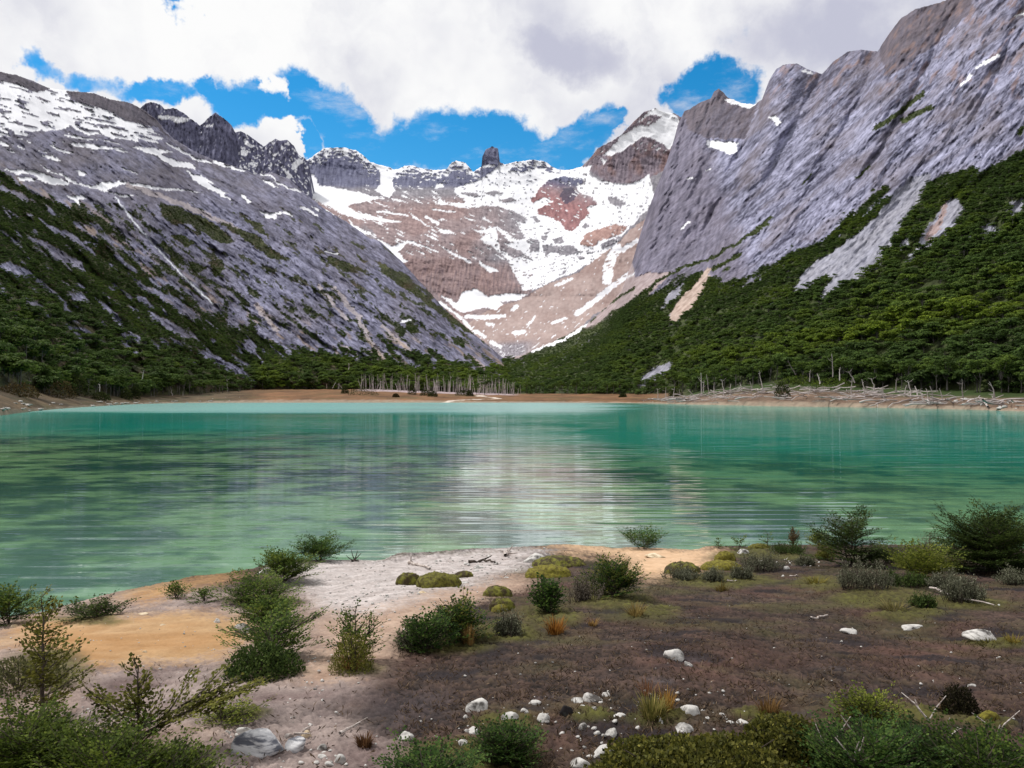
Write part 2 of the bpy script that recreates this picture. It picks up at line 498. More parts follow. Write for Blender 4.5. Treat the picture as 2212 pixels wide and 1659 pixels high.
VG_L += [z1([(0, 920), (100, 980), (250, 1090), (420, 1180), (700, 1250), (900, 1340), (1050, 1460), (950, 1480), (760, 1400), (620, 1330), (430, 1270), (380, 1420), (200, 1500), (0, 1659)])]
OUT_L = [z5(p) for p in (
    [(230, 90), (400, 160), (600, 270), (720, 330), (730, 430), (600, 330), (480, 330), (420, 240), (280, 160)],
    [(0, 350), (100, 330), (250, 400), (270, 470), (150, 460), (0, 400)],
    [(1080, 410), (1300, 560), (1500, 620), (1690, 750), (1700, 830), (1560, 760), (1420, 680), (1280, 590)],
    [(1270, 750), (1430, 820), (1560, 900), (1700, 1000), (1600, 1000), (1450, 920), (1300, 820)],
    [(860, 700), (1000, 770), (1080, 900), (1000, 870), (930, 770)], [(1010, 900), (1200, 1010), (1120, 1030), (1030, 940)],
    [(540, 60), (610, 80), (700, 150), (960, 200), (900, 190), (650, 170)],
    [(1690, 1085), (1900, 1150), (2100, 1260), (2230, 1370), (2230, 1410), (2050, 1300), (1850, 1200), (1700, 1120)])]
OUT_L += [z6(p) for p in ([(0, 880), (250, 940), (450, 960), (590, 1080), (500, 1110), (330, 1030), (200, 1060), (0, 950)],
                          [(580, 870), (650, 850), (720, 990), (690, 1000)], [(790, 960), (850, 910), (890, 1040), (800, 1060)],
                          [(1420, 960), (1600, 1000), (1950, 1110), (1900, 1140), (1640, 1090), (1450, 1040)])]
RILL_L = [(z6([(0, 700), (90, 810), (180, 920)]), 5), (z6([(680, 560), (900, 830), (960, 970), (1120, 1180)]), 4.5), (z6([(540, 540), (780, 820)]), 4),
          (z6([(1090, 880), (1200, 980), (1330, 1100)]), 4), (z6([(770, 1060), (880, 1150)]), 2), (z1([(1100, 1040), (1500, 1180), (2000, 1400), (2212, 1560)]), 5)]
FALL_L = z5([(1000, -230), (1080, -120), (1170, 0), (1270, 110), (1400, 260), (1560, 430), (1700, 560), (1840, 690)])
tree_L = curve([(-700, 330), (0, 395), (120, 440), (230, 500), (330, 590), (420, 640), (520, 690), (600, 720), (700, 745), (850, 760), (1000, 775), (1130, 800)])


wood_L = curve([(-700, 560), (0, 668), (60, 690), (120, 715), (200, 745), (300, 765), (420, 790), (520, 815), (560, 790), (640, 772), (800, 778), (1000, 782), (1130, 800)])


def paint_left(x, y, D, t):
    wx = x + 9 * fbm(x / 34, y / 24, 3, 11) + 3 * pn(x / 6, y / 5, 4); wy = y + 5 * fbm(x / 30, y / 22, 3, 17) + 1.6 * pn(x / 6, y / 5, 9)
    st = aniso(x, y, 120, 13, 36, 5, 21); fi = aniso(x, y, 14, 4, 36, 4, 33); lo = fbm(x / 160, y / 120, 3, 41)
    g = np.clip(0.5 + 0.75 * st + 0.7 * fi, 0, 1)
    c = mixc(lin(52, 51, 66), lin(160, 157, 174), g)
    c = mixc(c, lin(112, 102, 102), np.clip(0.1 + 1.1 * lo, 0, 0.4))
    crack = sstep(0.72, 0.9, aniso(x, y, 40, 9, 40, 4, 23, ridged)); c = mixc(c, lin(46, 43, 52), crack * 0.7)
    crack2 = sstep(0.68, 0.88, aniso(x, y, 70, 11, 58, 4, 27, ridged)) * sstep(400, 480, y); c = mixc(c, lin(44, 42, 54), crack2 * 0.7)
    c = c * np.array([0.92, 0.96, 1.08])
    up = sstep(480, 380, y)
    c = mixc(c, lin(104, 98, 102), up * np.clip(0.35 + 0.6 * fbm(x / 60, y / 30, 3, 8), 0, 1))
    crest = np.zeros(x.shape)
    paint(crest, [z1([(-8000, -1200), (-900, -110), (0, 60), (110, 70), (250, 150), (440, 205), (330, 245), (180, 185), (110, 165), (0, 160), (-8000, -700)]),
                  z1([(570, 230), (680, 225), (800, 240), (940, 300), (1000, 310), (1240, 370), (1330, 440), (1400, 540), (1480, 650), (1380, 560), (1250, 520), (1100, 490), (960, 420), (760, 350), (620, 300)])], wx, wy)
    c = mixc(c, mixc(lin(44, 40, 50), lin(94, 86, 94), np.clip(0.5 + 0.9 * aniso(x, y, 5, 22, 10, 3, 3), 0, 1)), crest * 0.85)
    rill = np.zeros(x.shape); strokes(rill, RILL_L, wx, wy)
    c = mixc(c, lin(176, 166, 166), rill * 0.75)
    # vegetation: forest at the foot, dwarf scrub in bedding-parallel patches above
    below = y - tree_L(x)
    vn = aniso(x, y, 60, 16, 38, 4, 51)
    veg = sstep(-0.1, 0.25, vn + below / 70.0 - 0.05)
    scrub = sstep(-0.02, 0.10, vn + 0.45 * aniso(x, y, 12, 6, 38, 3, 57) - 0.04 + np.clip(below, -210, 0) / 900.0) * (y > 440) * sstep(380, 470, y + 0.12 * x)
    vp = np.zeros(x.shape); paint(vp, VG_L, wx, wy)
    veg = np.maximum(veg, np.maximum(scrub * 0.9, vp))
    out = np.zeros(x.shape); paint(out, OUT_L, wx, wy)
    wood = y - wood_L(x) + 10 * fbm(x / 40, y / 40, 2, 64)
    out = np.maximum(out, sstep(0.13, 0.24, aniso(x, y, 60, 15, 40, 4, 63)) * (below > -20) * (wood < 0))
    veg = veg * (1 - out) * (1 - rill * (y > 640))
    fall = near(FALL_L, x + 2.5 * pn(x / 9, y / 9, 2), y)
    veg = veg * (fall > 4)
    vc = mixc(lin(46, 48, 32), lin(78, 82, 48), np.clip(0.5 + fbm(x / 20, y / 12, 3, 3), 0, 1))
    vc = mixc(vc, lin(84, 66, 50), np.clip(1.4 * fbm(x / 40, y / 25, 3, 29), 0, 0.8))
    c = mixc(c, vc, veg)
    tan = sstep(0.12, 0.3, aniso(x, y, 60, 14, 38, 3, 77)) * sstep(-60, -10, below) * sstep(60, 20, below) * (1 - veg)
    c = mixc(c, lin(160, 136, 108), tan * 0.5)
    sn = np.zeros(x.shape); paint(sn, SN_L, wx, wy); strokes(sn, SL_L, wx, wy)
    upm = inside(SN_LUP, wx, wy)
    stn = aniso(x, y, 46, 6.5, 15, 4, 91)
    sn[upm & (stn + 0.05 * (430 - y) / 100 + 0.08 * sstep(300, 200, y) > -0.04)] = 1
    near_up = (y < 330) & (x < 330)
    sn[near_up & (stn > 0.33) & (crest < 0.5)] = 1
    sn *= (1 - crest * (stn < 0.5))
    c = mixc(c, SNOW, sn)
    c = mixc(c, lin(225, 228, 235), sstep(2.2, 1.2, fall))
    rug = np.clip(1.0 - 0.95 * sn - 0.3 * veg, 0.02, 1)
    size = np.interp(wood, [-200, -60, -12, 8, 60], [1.5, 1.9, 2.8, 5.5, 8.0])
    size = np.where((D < 420) & (wood > -40), np.maximum(size, 5.0), size)
    return c, rug, veg * (sn < .5), size


def relief_left(x, y, rug):
    rib = 15 * aniso(x, y, 210, 40, 52, 4, 206, ridged) * sstep(330, 480, y)
    return rib + 13 * aniso(x, y, 200, 46, 36, 3, 121, ridged) + rug * (5.5 * aniso(x, y, 50, 14, 42, 4, 131, ridged) + 2.2 * aniso(x, y, 14, 6, 50, 3, 141, ridged)) + 9.0 * fbm(x / 170, y / 130, 2, 7)


mountain('left_mountain', -340, 1126, 2.1, 290, L_SKY, L_TOPD, lambda p: foot_D(p) - 4, lambda p: foot_Z(p) - 1.2, relief_left, paint_left, M_MOUNT, lean=-0.28, gain=3.0, wide=(1000, 0))

# ------------------------------------------------------------------ right mountain
R_SKY = [(1040, 815), (1085, 777), (1130, 766), (1200, 736), (1270, 698), (1320, 655), (1345, 625), (1360, 580), (1375, 540), (1385, 500), (1400, 455), (1420, 400), (1440, 350),
         (1455, 305), (1465, 268), (1478, 240), (1491, 235), (1511, 222), (1536, 212), (1543, 197), (1553, 192), (1563, 200), (1571, 210), (1601, 222), (1630, 226),
         (1646, 215), (1661, 175), (1676, 150), (1691, 140), (1721, 137), (1746, 150), (1776, 160), (1801, 132), (1831, 112), (1856, 107), (1896, 111),
         (1906, 95), (1926, 65), (1946, 40), (1976, 20), (2006, 12), (2041, 2), (2086, -22), (2212, -70), (2500, -150), (2900, -200)]
R_TOPD = curve([(1040, 1000), (1130, 1120), (1250, 1250), (1360, 1480), (1478, 1750), (1553, 1780), (1626, 1640), (1661, 1480), (1700, 1420), (1776, 1400), (1800, 1330), (1896, 1260), (1920, 1160),
                (2041, 1080), (2212, 960), (2500, 760), (2900, 560)])
tree_R = curve([(1040, 775), (1106, 771), (1143, 761), (1181, 744), (1218, 729), (1256, 709), (1276, 699), (1311, 689), (1323, 674), (1346, 664), (1371, 641), (1398, 631), (1421, 624),
                (1468, 601), (1496, 589), (1540, 600), (1570, 610), (1603, 611), (1631, 596), (1659, 576), (1709, 541), (1759, 531), (1799, 509), (1830, 475), (1870, 455), (1930, 420), (1990, 385),
                (2050, 400), (2100, 385), (2160, 350), (2212, 330), (2500, 240), (2900, 200)])
GULCH = r2([(1490, 1045), (1550, 965), (1630, 865), (1720, 760), (1810, 750), (1770, 850), (1700, 925), (1650, 1045)])
NV_R = [z7([(1370, 805), (1400, 720), (1440, 650), (1600, 500), (1680, 380), (1740, 400), (1690, 450), (1660, 560), (1550, 700), (1440, 790)]),
        z8([(230, 560), (310, 400), (640, 180), (880, 0), (1060, -120), (1250, -140), (1150, 0), (1020, 160), (980, 330), (800, 430), (650, 500), (500, 600), (450, 625), (600, 380), (430, 470), (280, 560)]),
        z8([(1290, 190), (1350, 60), (1420, -20), (1520, -170), (1640, -220), (1700, -150), (1640, 0), (1500, 110), (1380, 180)]),
        GULCH, z8([(1160, 130), (1210, 110), (1220, 180), (1180, 190)]), z8([(1200, 270), (1320, 200), (1340, 210), (1230, 290)]),
        z7([(1090, 1350), (1130, 1310), (1250, 1240), (1390, 1170), (1400, 1200), (1330, 1260), (1230, 1310), (1120, 1365)]),
        z7([(1280, 710), (1330, 640), (1480, 510), (1490, 530), (1380, 640)]),
        r2([(2030, 980), (2080, 960), (2110, 1000), (2050, 1020)]), r2([(2140, 880), (2212, 860), (2212, 900), (2160, 930)]), r2([(1880, 870), (1900, 850), (1900, 900), (1850, 960), (1790, 1037), (1760, 1037)])]
VS_R = [(z7([(1060, 660), (1250, 500), (1450, 380), (1700, 310), (1850, 220), (2050, 100), (2212, 0)]), 3.2), (z7([(690, 850), (790, 730), (950, 620), (1050, 560)]), 2.5),
        (z7([(1740, 400), (1850, 330), (1960, 260)]), 4), (r2([(1570, 555), (1640, 510), (1780, 405)]), 5), (r2([(1690, 520), (1750, 490), (1810, 465)]), 6),
        (r2([(1060, 990), (1120, 940)]), 4), (r2([(1390, 1020), (1480, 930), (1610, 820)]), 7), (r2([(1380, 1037), (1480, 1000), (1560, 930), (1680, 850)]), 5),
        (r2([(1490, 770), (1540, 720)]), 3), (r2([(1700, 900), (1760, 860), (1880, 780), (1990, 750)]), 12), (r2([(1900, 870), (1980, 800), (2050, 770)]), 6),
        (r2([(2090, 810), (2140, 780)]), 6), (r2([(1250, 800), (1300, 750)]), 2), (r2([(2190, 580), (2212, 550)]), 3)]


def paint_right(x, y, D, t):
    wx = x + 8 * fbm(x / 30, y / 24, 3, 12) + 2.5 * pn(x / 6, y / 5, 5); wy = y + 6 * fbm(x / 30, y / 22, 3, 18) + 1.8 * pn(x / 6, y / 5, 8)
    A = -38
    st = aniso(x, y, 150, 12, A, 5, 22); fi = aniso(x, y, 16, 4.2, A - 6, 4, 34); lo = fbm(x / 190, y / 150, 3, 43)
    vert = aniso(x, y, 7, 40, 12, 4, 47)
    pillar = sstep(1560, 1500, x - 0.35 * (y - 330)) * 1.0
    g = np.clip(0.5 + 0.8 * st + 0.75 * fi + 0.25 * lo, 0, 1)
    c = mixc(lin(58, 56, 74), lin(180, 178, 196), g)
    crack = sstep(0.70, 0.9, aniso(x, y, 46, 9, -42, 4, 24, ridged)); c = mixc(c, lin(52, 50, 66), crack * 0.65)
    crack2 = sstep(0.66, 0.86, aniso(wx, wy, 80, 11, -62, 4, 26, ridged)) * sstep(650, 520, y); c = mixc(c, lin(46, 44, 60), crack2 * 0.7)
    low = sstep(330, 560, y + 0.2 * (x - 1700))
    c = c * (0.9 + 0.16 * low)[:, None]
    c = mixc(c, lin(124, 112, 110), np.clip(0.05 + 1.2 * aniso(x, y, 120, 36, A, 3, 71), 0, 0.45))
    c = c * np.array([0.94, 0.97, 1.06])
    cp = mixc(lin(60, 56, 72), lin(140, 134, 150), np.clip(0.5 + 0.6 * vert + 0.4 * fi, 0, 1))
    c = mixc(c, cp, pillar * 0.85)
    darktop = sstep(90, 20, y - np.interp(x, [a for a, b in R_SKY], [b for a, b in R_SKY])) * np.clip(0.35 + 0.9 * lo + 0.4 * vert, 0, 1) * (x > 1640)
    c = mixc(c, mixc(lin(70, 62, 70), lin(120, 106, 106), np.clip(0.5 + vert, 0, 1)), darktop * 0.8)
    cliff = np.zeros(x.shape); paint(cliff, [r2([(1585, 240), (1600, 180), (1640, 120), (1680, 60), (1740, 20), (1960, -60), (1990, 40), (1900, 130), (1800, 210), (1700, 290), (1620, 330)]), r2([(740, 470), (820, 440), (880, 370), (930, 410), (1060, 440), (1040, 520), (1000, 600), (830, 600), (760, 560)])], wx, wy)
    c = mixc(c, mixc(lin(52, 46, 56), lin(112, 100, 104), np.clip(0.5 + 0.8 * vert, 0, 1)), cliff * 0.75)
    brown = sstep(0.1, 0.4, aniso(x, y, 40, 14, -55, 3, 88)) * (x > 1560) * sstep(260, 160, y)
    c = mixc(c, lin(140, 112, 100), brown * 0.5)
    # red scree apron towards the cirque
    apron = inside([(1100, 780), (1180, 690), (1260, 640), (1362, 560), (1372, 600), (1400, 590), (1460, 585), (1400, 635), (1300, 700), (1200, 760)], wx, wy).astype(float)
    c = mixc(c, mixc(lin(150, 132, 130), lin(184, 168, 166), np.clip(0.5 + fi, 0, 1)), apron * 0.85)
    below = y - tree_R(x)
    vn = aniso(x, y, 60, 15, -36, 4, 52)
    veg = sstep(-0.12, 0.12, 0.55 * vn + below / 45.0)
    scrub = sstep(0.36, 0.46, vn + np.clip(below, -160, 0) / 500.0) * (x > 1500) * (y > 400)
    vs = np.zeros(x.shape); strokes(vs, VS_R, wx, wy)
    nv = np.zeros(x.shape); paint(nv, NV_R, wx, wy); paint(nv, NV_R, wx + 5, wy - 12)
    veg = np.maximum(np.maximum(veg, scrub), vs) * (1 - nv)
    veg = veg * (1 - (sstep(0.42, 0.5, aniso(x, y, 20, 8, -36, 3, 99)) * (below < 130)))
    scree = nv * 1.0
    c = mixc(c, mixc(lin(96, 96, 106), lin(178, 178, 188), np.clip(0.5 + 0.9 * aniso(x, y, 14, 4, -42, 4, 66), 0, 1)), scree * 0.8)
    scar = (inside(NV_R[0], wx, wy) | inside(NV_R[0], wx + 5, wy - 14)).astype(float)
    c = mixc(c, mixc(lin(148, 124, 110), lin(204, 184, 170), np.clip(0.5 + fi, 0, 1)), scar * 0.9)
    oc = near(r2([(1880, 860), (1850, 950), (1800, 1030)]), wx, wy) < 6
    c = mixc(c, lin(160, 122, 100), oc * 0.5)
    vc = mixc(lin(44, 50, 30), lin(74, 84, 44), np.clip(0.5 + fbm(x / 20, y / 12, 3, 3), 0, 1))
    c = mixc(c, vc, veg)
    sn = np.zeros(x.shape)
    paint(sn, [r2([(835, 605), (900, 612), (980, 615), (975, 650), (940, 670), (915, 650), (850, 635)]), r2([(910, 425), (960, 430), (1060, 447), (1030, 472), (950, 452)]),
               r2([(1110, 510), (1130, 497), (1165, 530), (1140, 542)]), r2([(1240, 300), (1300, 310), (1300, 322), (1260, 318)])], wx, wy)
    strokes(sn, [(r2([(2005, 295), (2060, 268), (2100, 245)]), 3), (r2([(1940, 370), (1965, 345), (1985, 320)]), 3), (r2([(835, 740), (860, 730)]), 1.6), (r2([(755, 772), (780, 768)]), 2),
                 (r2([(730, 985), (765, 960)]), 2.4), (r2([(2180, 70), (2212, 55)]), 2.5), (z7([(940, 490), (1060, 420)]), 2.2), (z7([(700, 700), (560, 790)]), 4), (z7([(660, 850), (540, 950), (400, 1020), (180, 1090)]), 3)], wx, wy)
    c = mixc(c, SNOW, sn)
    rug = np.clip(1.0 - 0.85 * sn - 0.3 * veg - 0.45 * scree - 0.5 * apron, 0.08, 1)
    size = np.interp(below, [-60, 0, 50, 140, 260], [1.3, 2.2, 3.6, 6.0, 8.0])
    size = np.where(y > 770, np.maximum(size, np.interp(D, [200, 350, 600], [9.0, 7.5, 5.0])), size)
    return c, rug, veg * (sn < .5), size


GULLY = [[(1640, 228), (1600, 330), (1545, 450), (1480, 570)], [(1776, 158), (1715, 270), (1650, 390), (1570, 530)], [(1900, 108), (1850, 220), (1785, 340), (1700, 480)],
         [(2075, -10), (2010, 130), (1930, 280), (1830, 420)], [(1478, 245), (1462, 360), (1430, 480), (1400, 580)], [(2230, -40), (2170, 120), (2090, 280)], [(1540, 200), (1530, 320), (1490, 440)]]


def relief_right(x, y, rug):
    wx = x + 10 * fbm(x / 40, y / 40, 3, 201); wy = y + 8 * fbm(x / 40, y / 40, 3, 202)
    g = 0
    for k, ln in enumerate(GULLY):
        ln = np.array(ln, float); xc = np.interp(wy, ln[:, 1], ln[:, 0]); s = (wx - xc) / 55.0
        fade = sstep(ln[-1, 1] + 60, ln[-1, 1] - 120, wy)
        # a steep wall on the left of each notch, a long ramp on its right
        g = g + 46 * fade * np.where(s < 0, -np.exp(s * 3.6), -np.exp(-s * 1.5))
    rib = 26 * aniso(x, y, 190, 44, -56, 4, 205, ridged) * sstep(640, 420, y)
    return g + rib + 15 * aniso(x, y, 230, 52, -40, 3, 122, ridged) + rug * (7.5 * aniso(x, y, 60, 14, -44, 4, 132, ridged) + 3.2 * aniso(x, y, 15, 6, -52, 3, 142, ridged)) + 10.0 * fbm(x / 150, y / 150, 2, 9)


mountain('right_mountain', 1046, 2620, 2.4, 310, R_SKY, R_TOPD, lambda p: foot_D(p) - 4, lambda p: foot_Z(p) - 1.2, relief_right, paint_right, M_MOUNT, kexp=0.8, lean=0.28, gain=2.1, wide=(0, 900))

# ------------------------------------------------------------------ cirque at the valley head
C_SKY = [(520, 345), (600, 345), (660, 347), (672, 340), (685, 330), (700, 320), (740, 318), (770, 325), (790, 340), (800, 350), (825, 357), (845, 363), (850, 366), (862, 365), (875, 358),
         (890, 357), (915, 365), (940, 367), (965, 366), (975, 351), (985, 347), (1005, 352), (1022, 371), (1040, 359), (1042, 338), (1049, 323), (1062, 316), (1076, 321), (1080, 350), (1090, 356), (1110, 350),
         (1150, 345), (1175, 348), (1205, 367), (1230, 367), (1256, 360), (1276, 340), (1291, 320), (1321, 305), (1341, 292), (1371, 260), (1391, 242), (1416, 234), (1436, 242), (1456, 245), (1471, 252), (1500, 262), (1580, 270)]
_cd = np.array([(100, 3050), (240, 2800), (320, 2680), (365, 2600), (400, 2480), (450, 2200), (520, 1850), (560, 1740), (640, 1620), (680, 1500), (740, 1260), (790, 1120), (830, 1080)], float)


def cirque_depth(px, py):
    D = np.interp(py, _cd[:, 0], _cd[:, 1])
    rise = sstep(1150, 1330, px) * sstep(620, 420, py)
    D = D * (1 - 0.13 * rise)
    basin = np.exp(-((px - 1200) / 160) ** 2) * sstep(360, 480, py) * sstep(640, 540, py)
    return D + 190 * basin


SNOW_C = z3([(820, 450), (900, 430), (1000, 395), (1150, 305), (1190, 260), (1260, 235), (1340, 225), (1290, 300), (1400, 312), (1520, 268), (1620, 312), (1730, 322), (1760, 285), (1900, 275), (2000, 250), (1980, 335),
             (2050, 380), (2150, 390), (2212, 415), (2300, 425), (2420, 380), (2500, 330), (2540, 520), (2480, 640), (2400, 720), (2320, 800), (2212, 930), (2090, 1020), (1980, 1110), (1850, 1180), (1700, 1230), (1600, 1290),
             (1500, 1330), (1400, 1330), (1340, 1200), (1280, 1080), (1150, 960), (1030, 890), (1100, 850), (1020, 815), (1180, 780), (1240, 690), (1000, 640), (820, 605), (650, 590), (680, 545), (800, 580), (920, 575), (820, 480)])
ROCK_C = [z3(p) for p in (
    [(930, 625), (1060, 600), (1200, 608), (1300, 640), (1430, 705), (1425, 745), (1350, 740), (1390, 830), (1420, 890), (1350, 900), (1250, 815), (1170, 770), (1100, 690)],
    [(1180, 790), (1240, 870), (1320, 920), (1240, 930), (1400, 1000), (1500, 1078), (1400, 1040), (1320, 1055), (1200, 970)],
    [(1440, 890), (1540, 900), (1550, 1000), (1480, 1000)], [(1570, 930), (1680, 950), (1850, 950), (1890, 1000), (1800, 1032), (1650, 1010), (1600, 1040)],
    [(1660, 890), (1740, 868), (1770, 920), (1690, 932)], [(1870, 1040), (1950, 1045), (1900, 1072)], [(1590, 828), (1650, 828), (1600, 848)],
    [(1060, 490), (1170, 475), (1245, 488), (1150, 517)], [(1220, 550), (1300, 528), (1340, 560), (1240, 578)], [(1480, 698), (1520, 698), (1560, 740), (1510, 748)],
    [(1910, 790), (1950, 748), (1990, 770), (1950, 802)], [(860, 480), (1000, 490), (1040, 530), (930, 520)], [(1570, 860), (1620, 860), (1610, 900), (1575, 900)],
    [(2080, 930), (2212, 880), (2300, 860), (2200, 930), (2090, 970)], [(2140, 530), (2212, 520), (2300, 590), (2250, 610), (2160, 590)])]
RED_C = z3([(1470, 550), (1560, 450), (1620, 380), (1750, 345), (1900, 365), (1955, 390), (1870, 435), (1890, 490), (1990, 520), (2055, 590), (1960, 622), (1980, 680), (1900, 740), (1890, 780), (1830, 822), (1780, 812),
            (1740, 750), (1650, 700), (1540, 680), (1530, 640), (1600, 592), (1680, 560), (1600, 528), (1500, 578)])
RED2_C = z3([(1940, 860), (2060, 800), (2212, 765), (2320, 780), (2240, 860), (2060, 910), (2040, 950), (1900, 942)])
PEAK1 = r2([(290, 730), (340, 680), (370, 640), (430, 605), (470, 580), (530, 510), (570, 470), (640, 455), (760, 480), (760, 700), (640, 745), (560, 785), (470, 795), (400, 782), (340, 742)])
SNOW_P1 = [r2(p) for p in ([(395, 668), (470, 590), (540, 545), (600, 540), (650, 500), (720, 515), (705, 600), (680, 645), (620, 600), (560, 590), (480, 650), (430, 672)],
                           [(548, 525), (590, 480), (640, 460), (700, 490), (725, 512), (640, 502), (600, 490)], [(380, 680), (410, 690), (395, 710)])]
SNOW_X = [z3(p) for p in (
    [(-600, 380), (0, 665), (130, 700), (380, 745), (200, 742), (100, 724), (0, 700)], [(415, 650), (520, 725), (640, 805), (690, 838), (560, 765), (470, 710)], [(680, 798), (760, 810), (835, 852), (700, 842)],
    [(150, 890), (280, 950), (400, 908), (390, 960), (330, 1000), (415, 1090), (340, 1102), (230, 1012)], [(-60, 770), (120, 855), (0, 852)],
    [(130, 470), (180, 400), (175, 290), (330, 292), (280, 390), (300, 470), (260, 530), (420, 572), (330, 562), (200, 512)], [(640, 455), (660, 415), (720, 410), (730, 450)],
    [(1020, 1078), (1100, 1118), (1200, 1170), (1130, 1182), (1040, 1112)],
    [(890, 1345), (1000, 1318), (1110, 1380), (1200, 1362), (1330, 1358), (1440, 1368), (1380, 1412), (1200, 1442), (1240, 1452), (1180, 1500), (1050, 1480), (900, 1530), (800, 1480), (690, 1370), (840, 1440)])]
SNOW_X += [z2([(1480, 850), (1560, 740), (1590, 740), (1660, 840), (1850, 868), (2100, 930), (2220, 958), (2050, 975), (1890, 1020), (2000, 1080), (2220, 1128), (2100, 1144), (1900, 1115), (1800, 1055), (1650, 985), (1530, 915)]),
           z2([(1900, 1118), (1940, 1188), (2120, 1270), (1990, 1268), (1920, 1212)])]
ST_C = [(z3([(150, 655), (280, 665), (400, 690)]), 2.2), (z3([(570, 700), (680, 760)]), 3), (z3([(400, 910), (560, 950), (660, 1000)]), 2.2), (z3([(770, 1000), (850, 1040), (960, 1090)]), 2.2), (z3([(640, 630), (820, 660)]), 1.6),
        (z3([(920, 1560), (1080, 1570), (1250, 1555)]), 4), (z4([(905, 630), (860, 700), (830, 800), (822, 900)]), 11), (z4([(1080, 560), (960, 640)]), 5), (z4([(1030, 845), (940, 900), (830, 985), (700, 1090), (560, 1190)]), 6),
        (z4([(372, 945), (520, 893)]), 3.5), (z4([(140, 1285), (200, 1210)]), 2.5), (z4([(20, 1360), (100, 1345)]), 5), (z4([(350, 1270), (470, 1230)]), 3), (z3([(690, 1440), (860, 1560), (960, 1660)]), 3), (z3([(1100, 1620), (1150, 1630)]), 4),
        (z3([(1690, 1285), (1830, 1240)]), 3.6), (z3([(1320, 1495), (1360, 1470)]), 4), (z6([(1880, 920), (1980, 970)]), 4), (z6([(2030, 1020), (2110, 1060)]), 4)]
MORAINE = z3([(1380, 1420), (1600, 1290), (1900, 1170), (2070, 1030), (2212, 935), (2350, 800), (2480, 700), (2520, 1000), (2450, 1250), (2212, 1420), (1950, 1600), (1800, 1900), (1200, 2000), (1000, 1800), (900, 1640), (1100, 1510), (1250, 1450)])


